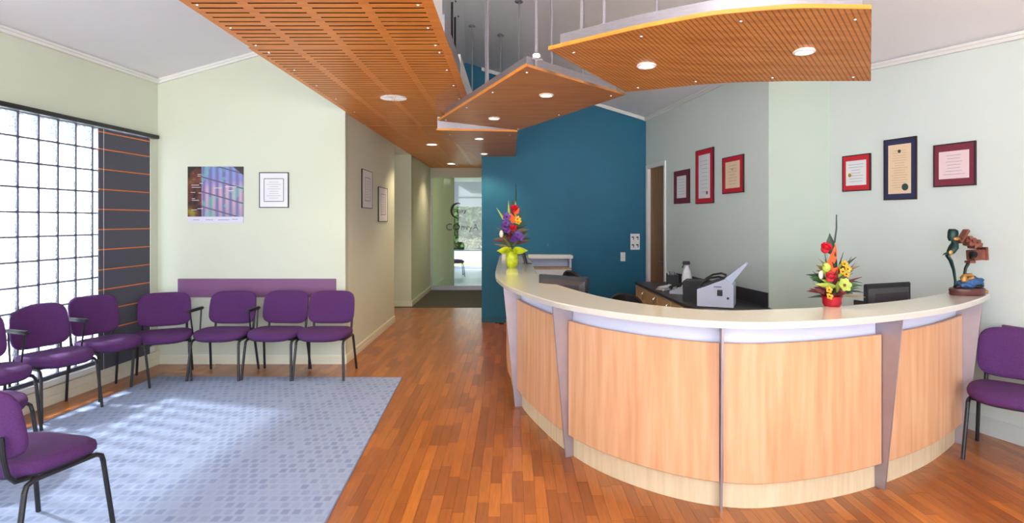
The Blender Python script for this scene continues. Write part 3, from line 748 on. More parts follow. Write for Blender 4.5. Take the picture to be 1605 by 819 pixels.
downlight(onpanel(775, 185), 0.058, 'downlight at the left end of the middle kite shaped ply panel', 20)
downlight(onpanel(751, 217), 0.058, 'nearer of two downlights in the small rear ply panel', 14)
downlight(onpanel(759, 240), 0.058, 'downlight in the small rear ply panel closest to the teal wall', 14)
downlight(onpanel(1013, 101), 0.06, 'left downlight in the largest curved ply panel', 22)
downlight(onpanel(1260, 80), 0.06, 'right downlight in the largest curved ply panel', 22)

# ------------------------------------------------------------------ end of corridor: glass door and what lies beyond
fw = MB(); fw.mm((-1.87, 13.88, 2.58), (-0.475, 13.98, 2.86)); struct(fw.obj('trim_7', M_head, smooth=0))
dr = empty('door_2', (-1.17, 13.93, 0)); struct(dr)
MB().mm((-0.69, -0.005, 0.1), (0.68, 0.005, 2.58)).obj('glass_pane', M_glass, dr, 0)
b = MB(); b.mm((-0.70, -0.02, 0.0), (0.69, 0.02, 0.1)); b.mm((-0.70, -0.02, 0.1), (-0.67, 0.02, 2.58)); b.mm((0.66, -0.02, 0.1), (0.69, 0.02, 2.58)); b.obj('door_frame', M_steel, dr, 0)
MB().tube([(0.6, -0.05, 0.9), (0.6, -0.05, 1.5)], 0.012).obj('pull_handle', M_chrome, dr)
M_ink = mat('dark vinyl lettering', (36, 40, 40), 0.5, var=0.02)
lx, lz = at(711, 330, 13.93).x + 1.17, at(711, 330, 13.93).z
pts = [(lx + 0.10 + 0.15 * math.cos(a), -0.008, lz + 0.17 * math.sin(a)) for a in [R(d) for d in range(70, 271, 12)]]
b = MB(); b.tube(pts, [0.008 + 0.022 * math.sin(PI * i / (len(pts) - 1)) for i in range(len(pts))], 6); b.obj('logo_mark', M_ink, dr)
text_obj('logo_script', 'nvy', 0.15, M_ink, dr, Matrix.Translation((lx + 0.19, -0.008, lz)) @ TXT)
text_obj('lettering', 'CO', 0.22, M_ink, dr, Matrix.Translation((at(710, 355, 13.93).x + 1.17, -0.008, at(710, 356, 13.93).z)) @ TXT, 0.002)
text_obj('faint_lettering', 'nvyA', 0.2, mat('pale vinyl lettering', (120, 140, 160), 0.5), dr, Matrix.Translation((at(736, 355, 13.93).x + 1.17, -0.008, at(710, 356, 13.93).z)) @ TXT, 0.002)
b = MB(); b.mm((-2.0, 14.9, 0), (-1.43, 15.0, 2.86)); struct(b.obj('wall_lobby_partition', mat('olive paint', (112, 114, 84), 0.8, var=0.03), smooth=0))
b = MB(); b.mm((-0.475, 13.98, 0), (-0.375, 20, 2.86)); struct(b.obj('wall_lobby_right', M_wall, smooth=0))
b = MB(); b.mm((-5.0, 13.98, 0), (-4.9, 20, 2.86)); struct(b.obj('wall_lobby_left', M_wall, smooth=0))
b = MB(); b.mm((-5.0, 13.9, -0.1), (-0.375, 20.1, 0.0)); struct(b.obj('floor_lobby', mat('lobby tiles', (150, 160, 176), 0.25, var=0.05), smooth=0))
b = MB(); b.mm((-5, 19.9, 0), (-0.4, 20, 0.1)); b.mm((-5, 19.9, 2.05), (-0.4, 20, 2.86)); b.mm((-1.0, 19.9, 0.1), (-0.4, 20, 2.05)); b.mm((-5, 19.9, 0.1), (-2.3, 20, 2.05)); struct(b.obj('window_2', M_grey, smooth=0))
lc = copy_tree(protos[()]); lc.location = (-1.62, 17.4, 0); lc.rotation_euler = (0, 0, R(100)); tag(lc, 'chair standing in the lobby beyond the glass corridor door', 'chair')
# outside
b = MB(); b.mm((-40, 20.1, -0.25), (30, 24, -0.05)); b.mm((-40, 34, -0.25), (30, 70, -0.04)); struct(b.obj('ground_lawn', M_grass, smooth=0))
b = MB(); b.mm((-40, 24, -0.25), (30, 34, -0.06)); struct(b.obj('ground_road', M_road, smooth=0))
b = MB(); b.mm((-30, -30, -0.3), (-5.05, 20, -0.12)); b.mm((-5.05, -30, -0.3), (30, YF - 0.15, -0.12)); struct(b.obj('ground_paving', M_conc, smooth=0))
def tree(x, y, h, r, label, seed):
    rd = random.Random(seed); root = empty('garden_tree', (x, y, -0.05)); tag(root, label, 'tree', 'trees outside')
    MB().tube([(0, 0, 0), (0.1, 0, h * 0.35), (0, 0.1, h * 0.7)], [0.16, 0.12, 0.07], 8).obj('trunk', mat('bark', (110, 92, 72), 0.9, var=0.2), root)
    vs, fs = [], []
    for k in range(1600):
        d = Vector((rd.gauss(0, 1), rd.gauss(0, 1), rd.gauss(0, 1))).normalized() * r * (rd.random() ** 0.4); c = Vector((d.x, d.y, h * 0.62 + d.z * 0.75))
        a = Vector((rd.uniform(-1, 1), rd.uniform(-1, 1), rd.uniform(-1, 1))).normalized() * 0.14; e = a.cross(Vector((rd.uniform(-1, 1), rd.uniform(-1, 1), 1))).normalized() * 0.09
        n = len(vs); vs += [c - a, c + e, c + a, c - e]; fs.append((n, n + 1, n + 2, n + 3))
    me = bpy.data.meshes.new('crown'); me.from_pydata([tuple(v) for v in vs], [], fs); me.materials.append(M_leafx); o = bpy.data.objects.new('crown', me); COL.objects.link(o); o.parent = root; o['kind'] = 'stuff'
hg = empty('garden_hedge', (-2.0, 35.0, -0.05)); tag(hg, 'tall green hedge across the road seen through the glass corridor door', 'hedge')
rd = random.Random(77); vs, fs = [], []
for k in range(5000):
    c = Vector((rd.uniform(-5, 5), rd.gauss(-0.9, 0.25), rd.uniform(0.1, 3.4))); a = Vector((rd.uniform(-1, 1), rd.uniform(-1, 1), rd.uniform(-1, 1))).normalized() * 0.16; e = a.cross(Vector((rd.uniform(-1, 1), rd.uniform(-1, 1), 1))).normalized() * 0.1
    n = len(vs); vs += [c - a, c + e, c + a, c - e]; fs.append((n, n + 1, n + 2, n + 3))
me = bpy.data.meshes.new('foliage'); me.from_pydata([tuple(v) for v in vs], [], fs); me.materials.append(M_leafx); o = bpy.data.objects.new('foliage', me); COL.objects.link(o); o.parent = hg; o['kind'] = 'stuff'
MB().mm((-5, -0.6, 0), (5, 0.6, 3.3)).obj('shaded_core', mat('hedge shade', (40, 60, 26), 0.9, var=0.3), hg, 0)  # solid dark box, shade inside the hedge put into its colour
tree(-3.6, 38.5, 6.5, 3.0, 'leafy tree across the road seen through the glass corridor door', 1)
tree(1.5, 42.5, 6.0, 2.8, 'second leafy tree across the road behind the glass door', 2)
def shrub(x, y, h, r, label, seed):
    rd = random.Random(seed); vs, fs = [], []
    for k in range(700):
        c = Vector((rd.gauss(0, r * 0.45), rd.gauss(0, r * 0.6), abs(rd.gauss(h * 0.45, h * 0.25)))); a = Vector((rd.uniform(-.5, .5), rd.uniform(-1, 1), rd.uniform(-.2, 1))).normalized() * 0.12; e = Vector((a.y, -a.x, 0.2)).normalized() * 0.035
        n = len(vs); vs += [c - a, c + e, c + a, c - e]; fs.append((n, n + 1, n + 2, n + 3))
    root = empty('garden_shrub', (x, y, -0.12)); tag(root, label, 'shrub', 'shrubs outside the glass blocks')
    MB().tube([(0, 0, 0), (0, 0, h * 0.6)], 0.02).obj('stem', M_leafx, root)
    me = bpy.data.meshes.new('foliage'); me.from_pydata([tuple(v) for v in vs], [], fs); me.materials.append(M_leafx); o = bpy.data.objects.new('foliage', me); COL.objects.link(o); o.parent = root; o['kind'] = 'stuff'
for k in range(4): shrub(-6.6, 3.0 + k * 2.1, 1.35, 0.42, ['green garden shrub glimpsed through the glass blocks nearest the picture edge', 'second garden shrub outside the glass block window from the left edge', 'third garden shrub outside the glass block window, before the blind', 'garden shrub outside behind the charcoal roman blind'][k], 10 + k)

# glazed shop front behind the camera
fx0, fx1 = XL(YF), XR(YF)
b = MB(); b.mm((fx0, YF - 0.12, 2.72), (fx1, YF, 2.8))
n = 7
for k in range(n + 1): x = fx0 + (fx1 - fx0) * k / n; b.mm((x - 0.03, YF - 0.1, 0), (x + 0.03, YF, 2.72))
b.mm((fx0, YF - 0.1, 0), (fx1, YF, 0.08)); struct(b.obj('window_3', M_steel, smooth=0))

# ------------------------------------------------------------------ pictures
def lines(n, w, h, rnd, thick=0.0035, x=0.0, z=0.0):
    b = MB()
    for k in range(n):
        ww = w * rnd.uniform(0.55, 1.0); zz = z + h / 2 - h * (k + 0.5) / n; b.mm((x - ww / 2, -0.0006, zz - thick / 2), (x + ww / 2, 0, zz + thick / 2))
    return b
M_print = mat('grey print', (150, 152, 162), 0.8); M_dkprint = mat('dark print', (60, 60, 76), 0.8)
def picture(W, u0, v0, u1, v1, label, frame, matc, paper, border, fwid=0.009, seals=(), title=None, group=None, nl=9, printm=None, seed=1, inner=False, asp=None):
    """pixel corners top-left and bottom-right measured on the photograph"""
    x0, z1 = W.hit(u0, v0); x1, z0 = W.hit(u1, v1)
    cx, cz, w_, h_ = (x0 + x1) / 2, (z0 + z1) / 2, x1 - x0, z1 - z0
    root = empty('framed_certificate', mw=W.mw(cx, 0, cz)); tag(root, label, 'picture', group)
    b = MB(); d = 0.017
    b.mm((-w_ / 2, -d, h_ / 2 - fwid), (w_ / 2, -0.001, h_ / 2)); b.mm((-w_ / 2, -d, -h_ / 2), (w_ / 2, -0.001, -h_ / 2 + fwid))
    b.mm((-w_ / 2, -d, -h_ / 2 + fwid), (-w_ / 2 + fwid, -0.001, h_ / 2 - fwid)); b.mm((w_ / 2 - fwid, -d, -h_ / 2 + fwid), (w_ / 2, -0.001, h_ / 2 - fwid)); b.obj('frame', frame, root, 0)
    MB().mm((-w_ / 2 + fwid, -0.014, -h_ / 2 + fwid), (w_ / 2 - fwid, -0.002, h_ / 2 - fwid)).obj('mat_board', matc, root, 0)
    bx, bz = border[0] * w_, border[1] * h_
    pw, phh = w_ - 2 * bx, h_ - 2 * bz
    pp = MB().mm((-pw / 2, -0.0155, -phh / 2), (pw / 2, -0.0135, phh / 2)).obj('certificate_paper', paper, root, 0)
    rd = random.Random(seed)
    o = lines(nl, pw * 0.75, phh * 0.8, rd).obj('print', printm or M_print, pp, 0); o.location = (0, -0.0156, 0)
    o['kind'] = 'stuff'
    if inner:
        b = MB(); t = 0.006
        for s_ in (-1, 1): b.mm((s_ * pw / 2 - t / 2, -0.0165, -phh / 2), (s_ * pw / 2 + t / 2, -0.0157, phh / 2)); b.mm((-pw / 2, -0.0165, s_ * phh / 2 - t / 2), (pw / 2, -0.0157, s_ * phh / 2 + t / 2))
        b.obj('inner_line', M_black, root, 0)
    for (sx, sz, sr, sm) in seals:
        b = MB(); pts = [(sx * pw + sr * (1 + 0.06 * math.cos(12 * a)) * math.cos(a), sz * phh + sr * (1 + 0.06 * math.cos(12 * a)) * math.sin(a)) for a in [2 * PI * k / 36 for k in range(36)]]
        b.vprism(pts, -0.018, -0.0157); b.obj('seal', sm, pp, 0)
    return root
M_red = mat('crimson mount', (196, 26, 46), 0.6, var=0.04); M_dkred = mat('burgundy mount', (122, 42, 60), 0.6, var=0.04); M_navy = mat('navy mount', (40, 46, 84), 0.6, var=0.04)
M_cream = mat('cream paper', (232, 205, 172), 0.8, var=0.04, vscale=10); M_pink = mat('pinkish paper', (232, 208, 212), 0.8, var=0.02)
M_mtw = mat('white mount', (228, 230, 236), 0.7); M_gold = mat('gold seal', (196, 160, 40), 0.35, 0.6, var=0.05); M_sealg = mat('dark green seal', (40, 66, 66), 0.6); M_sealr = mat('red wax seal', (160, 24, 40), 0.5)
M_frm = mat('dark frame', (46, 26, 30), 0.4, var=0.1)
picture(WR, 1322, 245, 1366, 298, 'small bright red mounted certificate, leftmost of three on the right wall', M_frm, M_red, M_paper, (0.14, 0.16), seals=[(-0.3, -0.08, 0.018, M_gold)], nl=7, seed=2)
picture(WR, 1387, 220, 1438, 312, 'tall navy framed certificate on cream paper, middle of the right wall', M_frm, M_navy, M_cream, (0.15, 0.10), seals=[(0.25, -0.37, 0.03, M_sealg), (0.0, 0.36, 0.014, M_sealg)], nl=16, seed=3, printm=mat('tan print', (196, 160, 124), 0.8))
picture(WR, 1465, 228, 1531, 290, 'wide burgundy mounted diploma on pink paper, rightmost on the right wall', M_frm, M_dkred, M_pink, (0.14, 0.18), nl=7, seed=4)
picture(WA, 1058, 269, 1082, 318, 'small dark red framed certificate nearest the walnut door', M_frm, M_dkred, M_paper, (0.2, 0.17), nl=6, seed=5)
picture(WA, 1092, 237, 1120, 318, 'tall crimson framed certificate with red wax seal, middle of the office wall', M_frm, M_red, M_paper, (0.18, 0.10), seals=[(0.25, -0.38, 0.022, M_sealr)], nl=9, seed=6)
x_, z_ = WA.hit(1101, 262)
picture(WA, 1134, 248, 1167, 301, 'small crimson framed certificate on cream paper, rightmost of the office wall', M_frm, M_red, M_cream, (0.16, 0.14), seals=[(0.0, 0.2, 0.012, M_gold)], nl=7, seed=7)
o = MB()
picture(WB, 407, 270, 453, 325.5, 'black framed document with white mount on the back wall right of the colourful poster', M_black, M_mtw, M_paper, (0.17, 0.18), nl=8, seed=8, inner=True)
picture(WC, 566, 264, 582, 327, 'black framed document on the corridor wall, nearer and higher of two', M_black, M_mtw, M_paper, (0.24, 0.2), nl=7, seed=9, inner=True)
picture(WC, 592, 292, 606, 347, 'black framed document on the corridor wall, farther and lower of two', M_black, M_mtw, M_paper, (0.24, 0.2), nl=7, seed=10, inner=True)

# poster
def poster_mat(w_, h_):
    m = bpy.data.materials.new('glitchy poster print'); m.use_nodes = True; n = m.node_tree; b = n.nodes['Principled BSDF']
    N = n.nodes.new; L = n.links.new
    t = N('ShaderNodeTexCoord'); sp_ = N('ShaderNodeSeparateXYZ'); L(t.outputs['Object'], sp_.inputs[0])
    def math_(op, a, c=None):
        q = N('ShaderNodeMath'); q.operation = op
        for i, vv in enumerate((a, c)):
            if vv is None: continue
            if isinstance(vv, (int, float)): q.inputs[i].default_value = vv
            else: L(vv, q.inputs[i])
        return q.outputs[0]
    X = math_('DIVIDE', sp_.outputs['X'], w_ / 2); Z = math_('DIVIDE', sp_.outputs['Z'], h_ / 2)
    def mix(f, a, c, bt='MIX'):
        q = N('ShaderNodeMix'); q.data_type = 'RGBA'; q.blend_type = bt
        if isinstance(f, float): q.inputs[0].default_value = f
        else: L(f, q.inputs[0])
        for i, vv in ((6, a), (7, c)):
            if isinstance(vv, tuple): q.inputs[i].default_value = vv
            else: L(vv, q.inputs[i])
        return q.outputs[2]
    vert = N('ShaderNodeValToRGB'); L(math_('ADD', math_('MULTIPLY', Z, 0.5), 0.5), vert.inputs[0]); e = vert.color_ramp.elements
    e[0].color = hexc(150, 140, 168); e[1].color = hexc(120, 160, 215)
    for p_, c_ in ((0.35, (196, 160, 186)), (0.6, (206, 168, 190)), (0.75, (140, 140, 205))): q = e.new(p_); q.color = hexc(*c_)
    stripes = math_('ADD', math_('MULTIPLY', math_('SINE', math_('MULTIPLY', X, 26.0)), 0.5), 0.5)
    c1 = mix(stripes, vert.outputs[0], hexc(110, 112, 160))
    nz = N('ShaderNodeTexNoise'); nz.inputs['Scale'].default_value = 7; L(t.outputs['Object'], nz.inputs['Vector'])
    c1 = mix(math_('MULTIPLY', math_('GREATER_THAN', nz.outputs[0], 0.57), 0.45), c1, hexc(110, 190, 170))
    # dark diagonal roof lines
    d = math_('FRACT', math_('ADD', math_('MULTIPLY', math_('ADD', Z, math_('MULTIPLY', X, 0.28)), 1.9), 0.1)); c1 = mix(math_('LESS_THAN', d, 0.09), c1, hexc(96, 88, 110))
    left = math_('LESS_THAN', X, -0.5)
    lc_ = N('ShaderNodeValToRGB'); L(nz.outputs[0], lc_.inputs[0]); e = lc_.color_ramp.elements; e[0].position = 0.35; e[1].position = 0.7; e[0].color = hexc(40, 32, 34); e[1].color = hexc(150, 150, 50); q = e.new(0.55); q.color = hexc(112, 66, 52)
    c1 = mix(left, c1, lc_.outputs[0])
    cor = math_('GREATER_THAN', math_('ADD', math_('MULTIPLY', math_('ABSOLUTE', X), 0.8), Z), 1.5); c1 = mix(cor, c1, hexc(52, 46, 48))
    c1 = mix(math_('LESS_THAN', Z, -0.78), c1, hexc(214, 214, 230))
    L(c1, b.inputs['Base Color']); b.inputs['Roughness'].default_value = 0.3; return m
x0, z1 = WB.hit(295, 261); x1, z0 = WB.hit(382, 349); w_, h_ = x1 - x0, z1 - z0
po = empty('wall_poster', mw=WB.mw((x0 + x1) / 2, 0, (z0 + z1) / 2)); tag(po, 'unframed square poster with colourful blurred picture and white lower strip on the back wall', 'poster')
MB().mm((-w_ / 2, -0.012, -h_ / 2), (w_ / 2, -0.001, h_ / 2)).obj('printed_sheet', poster_mat(w_, h_), po, 0)
b = MB(); rd = random.Random(3)
for (u, v, L_) in [(0.2, .14, .07), (.2, .17, .06), (.09, .33, .14), (.1, .37, .16), (.08, .46, .08), (.1, .57, .06), (.1, .6, .13), (.09, .77, .1), (.2, .75, .1), (.24, .3, .06), (.7, .36, .2), (.75, .43, .09), (.5, .38, .14), (.22, .47, .05)]:
    x, z = -w_ / 2 + u * w_, h_ / 2 - v * h_; b.mm((x - 0.015, -0.0128, z - 0.002), (x - 0.015 + L_ * w_, -0.0118, z + 0.003))
o = b.obj('print', M_white, po, 0); o['kind'] = 'stuff'
b = MB()
for (u, v, L_) in [(.1, .945, .11), (.32, .945, .14), (.55, .945, .2), (.8, .935, .1)]: x, z = -w_ / 2 + u * w_, h_ / 2 - v * h_; b.mm((x, -0.0128, z - 0.004), (x + L_ * w_, -0.0118, z + 0.003))
o = b.obj('footer_print', M_print, po, 0); o['kind'] = 'stuff'

# ------------------------------------------------------------------ things on the teal wall
def plate(W, u0, v0, u1, v1, name, label, cat, m=M_white, d=0.012):
    x0, z1 = W.hit(u0, v0); x1, z0 = W.hit(u1, v1); root = empty(name, mw=W.mw((x0 + x1) / 2, 0, (z0 + z1) / 2)); tag(root, label, cat)
    MB().mm((-(x1 - x0) / 2, -d, -(z1 - z0) / 2), ((x1 - x0) / 2, -0.0005, (z1 - z0) / 2), bev=0.003).obj('plate', m, root, 30); return root, x1 - x0, z1 - z0
r_, w_, h_ = plate(WT, 988, 366, 1002.5, 391, 'wall_socket_panel', 'white socket plate with four dark sockets on the teal wall near the door', 'socket')
for i in (-1, 1):
    for j in (-1, 1): 
        b = MB(); b.mm((i * w_ * .24 - .018, -.016, j * h_ * .24 + .002), (i * w_ * .24 + .018, -.012, j * h_ * .24 + .02)); b.mm((i * w_ * .24 + .004, -.016, j * h_ * .24 - .03), (i * w_ * .24 + .016, -.012, j * h_ * .24 + .002)); b.obj('socket', M_blackp, r_, 0)
r_, w_, h_ = plate(WT, 972.5, 395, 980, 409, 'light_switch', 'small white light switch on the teal wall left of the socket plate', 'switch')
MB().box((0, -0.015, 0), (0.02, 0.008, 0.035), bev=0.002).obj('rocker', M_white, r_)
x, z = WT.hit(858, 385); o = MB().tube([(0, 0, 0), (0, -0.03, 0), (0.01, -0.035, 0.03)], 0.004, 6).obj('wall_hook', M_chrome, mw=WT.mw(x, 0, z)); tag(o, 'tiny metal hook on the teal wall above the shelf unit', 'hook')
o = MB().box((0, -0.012, 0), (0.05, 0.024, 0.03), bev=0.003).obj('exit_sensor', M_white, mw=Matrix.Translation(at(795, 396, 9.45))); COL.objects.unlink(o); bpy.data.objects.remove(o)

# walnut door in the office wall
d1 = empty('door_1', mw=WA.mw(dx0, 0, 0)); struct(d1); DW = dx1 - dx0
b = MB(); b.mm((0, -0.02, 0), (0.075, 0.12, dz1)); b.mm((DW - 0.05, -0.02, 0), (DW, 0.12, dz1)); b.mm((0.075, -0.02, dz1 - 0.06), (DW - 0.05, 0.12, dz1)); b.obj('door_frame', M_trim, d1, 0)
b = MB(); b.mm((0.078, 0.03, 0.01), (DW - 0.053, 0.07, dz1 - 0.062)); o = b.obj('door_leaf', M_door, d1, 0)
MB().tube([(DW - 0.13, 0.02, 1.0), (DW - 0.13, -0.01, 1.0), (DW - 0.25, -0.01, 1.0)], 0.009).obj('lever_handle', M_chrome, o)

# ------------------------------------------------------------------ side cabinet with office machines
ZC = 0.74
cb = empty('side_cabinet', (2.0, 7.0, 0)); tag(cb, 'oak side cabinet with charcoal worktop along the office wall', 'cabinet')
ci = Matrix.Translation((-2.0, -7.0, 0))
def xa(y): return 2.1 + (9.5 - y) * 0.45 / 3.48 - 0.02
P_ = [(1.72, 8.5), (1.77, 6.1), (1.95, 5.6), (2.535, 5.6), (2.535, 6.0), (xa(6.04), 6.04), (xa(8.5), 8.5)]
o = MB().prism(P_, ZC - 0.03, ZC).obj('worktop', M_dark, cb, 0); o.matrix_parent_inverse = ci
P2 = [(1.745, 8.48), (1.79, 6.12), (1.97, 5.62), (2.50, 5.62), (2.50, 6.0), (xa(6.04) - 0.02, 6.04), (xa(8.5) - 0.02, 8.48)]
o = MB().prism(P2, 0.08, ZC - 0.031).obj('carcass', M_oak, cb, 0); o.matrix_parent_inverse = ci
for k in range(4):
    y0 = 8.46 - k * 0.58; y1 = y0 - 0.565; a = Vector((1.745, y0, 0)).lerp(Vector((1.745, y1, 0)), 0); X = 1.745 + (8.48 - (y0 + y1) / 2) * 0.019
    o = MB().box((X - 0.010, (y0 + y1) / 2, 0.39), (0.018, 0.56, 0.6), rz=0.019, bev=0.002).obj('cabinet_door', M_oak, cb, 0); o.matrix_parent_inverse = ci
    hh = MB().tube([(X - 0.02, y1 + 0.05, 0.56), (X - 0.045, y1 + 0.05, 0.57), (X - 0.045, y1 + 0.05, 0.65), (X - 0.02, y1 + 0.05, 0.66)], 0.006).obj('handle', M_chrome, o)
bs = MB().mm((WA.len - 2.55, -0.016, ZC), (WA.len - 0.0, -0.001, ZC + 0.14)).obj('upstand', M_dark, mw=WA.m, smooth=0); tag(bs, 'charcoal upstand strip on the office wall above the cabinet worktop', 'upstand')
o = MB().mm((0.3, -0.018, 0.7), (1.35, -0.001, 0.86)).obj('desk_screen', M_dark, mw=WR.m, smooth=0); tag(o, 'charcoal desk screen panel behind the right computer monitor', 'desk panel')

# printer
pr = empty('office_printer', (2.06, 6.1, ZC), R(-24)); tag(pr, 'grey laser printer with raised rear paper tray on the side cabinet', 'printer')
prof = [(-0.17, 0.01), (-0.17, 0.175), (0.09, 0.285), (0.17, 0.225), (0.17, 0.01)]
MB().vprism(prof, -0.17, 0.19).obj('body', M_grey, pr, 0)
MB().vprism([(-0.165, 0.184), (0.085, 0.289), (0.085, 0.297), (-0.165, 0.194)], -0.155, 0.18).obj('output_tray', M_blackp, pr, 0)
b = MB(); pts = [(-0.16, 0.0, 0.2), (-0.12, 0, 0.255), (-0.05, 0, 0.30), (0.03, 0, 0.315), (0.08, 0, 0.30)]
for yy in (0.165, -0.10): b.tube([(p[0], yy, p[2] - (0.012 if yy < 0 else 0)) for p in pts], 0.012, 6)
b.obj('tray_cover', M_blackp, pr)['kind'] = 'stuff'
MB().vprism([(0.08, 0.28), (0.27, 0.44), (0.29, 0.43), (0.15, 0.24)], -0.10, 0.13).obj('rear_paper_tray', M_grey, pr, 0)
MB().mm((0.02, -0.173, 0.12), (0.07, -0.1695, 0.18)).obj('vent_grille', M_dark, pr, 0)
MB().mm((-0.01, -0.173, 0.205), (0.06, -0.1695, 0.212)).obj('side_slot', M_dark, pr, 0)
MB().mm((-0.174, -0.12, 0.02), (-0.1695, 0.14, 0.09), bev=0.001).obj('paper_drawer', M_lav, pr, 0)
MB().lathe([(0.012, 0), (0.01, 0.004), (0, 0.004)]).obj('power_button', M_blackp, pr, mw=Matrix.Translation((0.12, -0.171, 0.1)) @ Matrix.Rotation(R(90), 4, 'X'))
# second black unit
dk = empty('black_desktop_unit', (1.94, 6.5, ZC), R(-24)); tag(dk, 'squat black machine between the desk phone and the grey printer', 'machine')
MB().mm((-0.09, -0.11, 0.0), (0.12, 0.16, 0.22), bev=0.006).obj('body', M_blackp, dk)
MB().mm((-0.094, -0.09, 0.10), (-0.088, 0.12, 0.19)).obj('front_panel', M_dark, dk, 0)
MB().mm((-0.04, -0.114, 0.15), (-0.02, -0.109, 0.165)).obj('indicator', M_chrome, dk, 0)
# telephone
tp = empty('desk_phone', (1.98, 7.15, ZC), R(-30)); tag(tp, 'grey and black desk telephone at the left end of the cabinet worktop', 'telephone')
MB().vprism([(-0.1, 0.0), (-0.1, 0.03), (0.1, 0.09), (0.1, 0.0)], -0.09, 0.09).obj('base', M_grey, tp, 0)
MB().tube([(-0.1, -0.055, 0.06), (-0.07, -0.055, 0.09), (0.07, -0.055, 0.13), (0.1, -0.055, 0.115)], [0.026, 0.015, 0.015, 0.026], 10).obj('handset', M_blackp, tp)
b = MB()
for i in range(4):
    for j in range(3): b.box((-0.05 + i * 0.028, 0.0 + j * 0.025, 0.052 + i * 0.0085), (0.018, 0.016, 0.008))
b.obj('keypad', M_white, tp, 0)
# spray bottle
sb = empty('spray_bottle', (2.12, 7.35, ZC)); sb.scale = (1.25, 1.25, 1.25); tag(sb, 'white spray bottle with dark trigger standing on the cabinet worktop', 'bottle')
MB().lathe([(0.045, 0), (0.048, 0.02), (0.048, 0.14), (0.035, 0.2), (0.017, 0.235), (0.017, 0.25)]).obj('bottle_body', M_white, sb)
b = MB(); b.box((-0.005, 0, 0.275), (0.07, 0.025, 0.035), bev=0.006); b.tube([(-0.03, 0, 0.262), (-0.045, 0, 0.225)], 0.005); b.obj('trigger_head', M_blackp, sb)
# file box, papers
fb = empty('file_holder', (2.06, 7.9, ZC), R(-10)); tag(fb, 'black file holder with white folders beside the walnut door', 'file holder')
b = MB(); b.mm((-0.04, -0.12, 0), (0.10, -0.11, 0.16)); b.mm((-0.04, 0.11, 0), (0.10, 0.12, 0.16)); b.mm((-0.04, -0.11, 0), (0.10, 0.11, 0.008)); b.mm((0.09, -0.11, 0), (0.10, 0.11, 0.16)); b.obj('box', M_blackp, fb, 0)
for k in range(4): MB().box((-0.02 + k * 0.028, 0, 0.10), (0.006, 0.2, 0.18)).obj('folder', M_white, fb, 0)
pa = empty('paper_stack', (1.9, 7.5, ZC), R(30)); tag(pa, 'crumpled white papers at the front of the cabinet worktop', 'papers')
for k in range(4):
    b = MB(); n = 6; rd = random.Random(k)
    g = [[b.bm.verts.new((-0.1 + 0.2 * i / n + k * 0.012, -0.07 + 0.14 * j / n, 0.006 + k * 0.01 + 0.03 * rd.random() * (i / n) * (1 if k else 0.2))) for j in range(n + 1)] for i in range(n + 1)]
    for i in range(n):
        for j in range(n): b.bm.faces.new((g[i][j], g[i + 1][j], g[i + 1][j + 1], g[i][j + 1]))
    o = b.obj('sheet', M_paper, pa, 30); sm = o.modifiers.new('t', 'SOLIDIFY'); sm.thickness = 0.002; sm.offset = 1

# ------------------------------------------------------------------ monitors, office chairs
def monitor(x, y, rz, ztop, label, zdesk=0.735):
    r = empty('computer_monitor', (x, y, zdesk), rz); tag(r, label, 'monitor', 'monitors behind the counter'); H = ztop - zdesk
    MB().mm((-0.245, -0.012, H - 0.31), (0.245, 0.014, H), bev=0.006).obj('bezel', M_blackp, r)
    MB().mm((-0.228, 0.0145, H - 0.292), (0.228, 0.0165, H - 0.018)).obj('screen', mat('screen glass', (20, 24, 32), 0.12), r, 0)
    MB().loft([[(-0.22, -0.012, H - 0.285), (0.22, -0.012, H - 0.285), (0.22, -0.012, H - 0.035), (-0.22, -0.012, H - 0.035)], [(-0.18, -0.035, H - 0.25), (0.18, -0.035, H - 0.25), (0.18, -0.035, H - 0.07), (-0.18, -0.035, H - 0.07)]]).obj('rear_housing', M_dark, r, 0)
    b = MB(); b.mm((-0.03, -0.05, 0.01), (0.03, -0.034, H - 0.14)); b.obj('stand_neck', M_blackp, r, 0)
    MB().lathe([(0.12, 0), (0.12, 0.008), (0.03, 0.016), (0, 0.016)], (0, -0.03, 0), sy=0.75).obj('stand_foot', M_blackp, r)
monitor(0.43, 5.10, R(-38), 1.135, 'black computer monitor seen from behind at the left inside of the counter')
monitor(2.85, 4.6, R(22), 1.125, 'black computer monitor seen from behind at the right between flowers and sculpture')
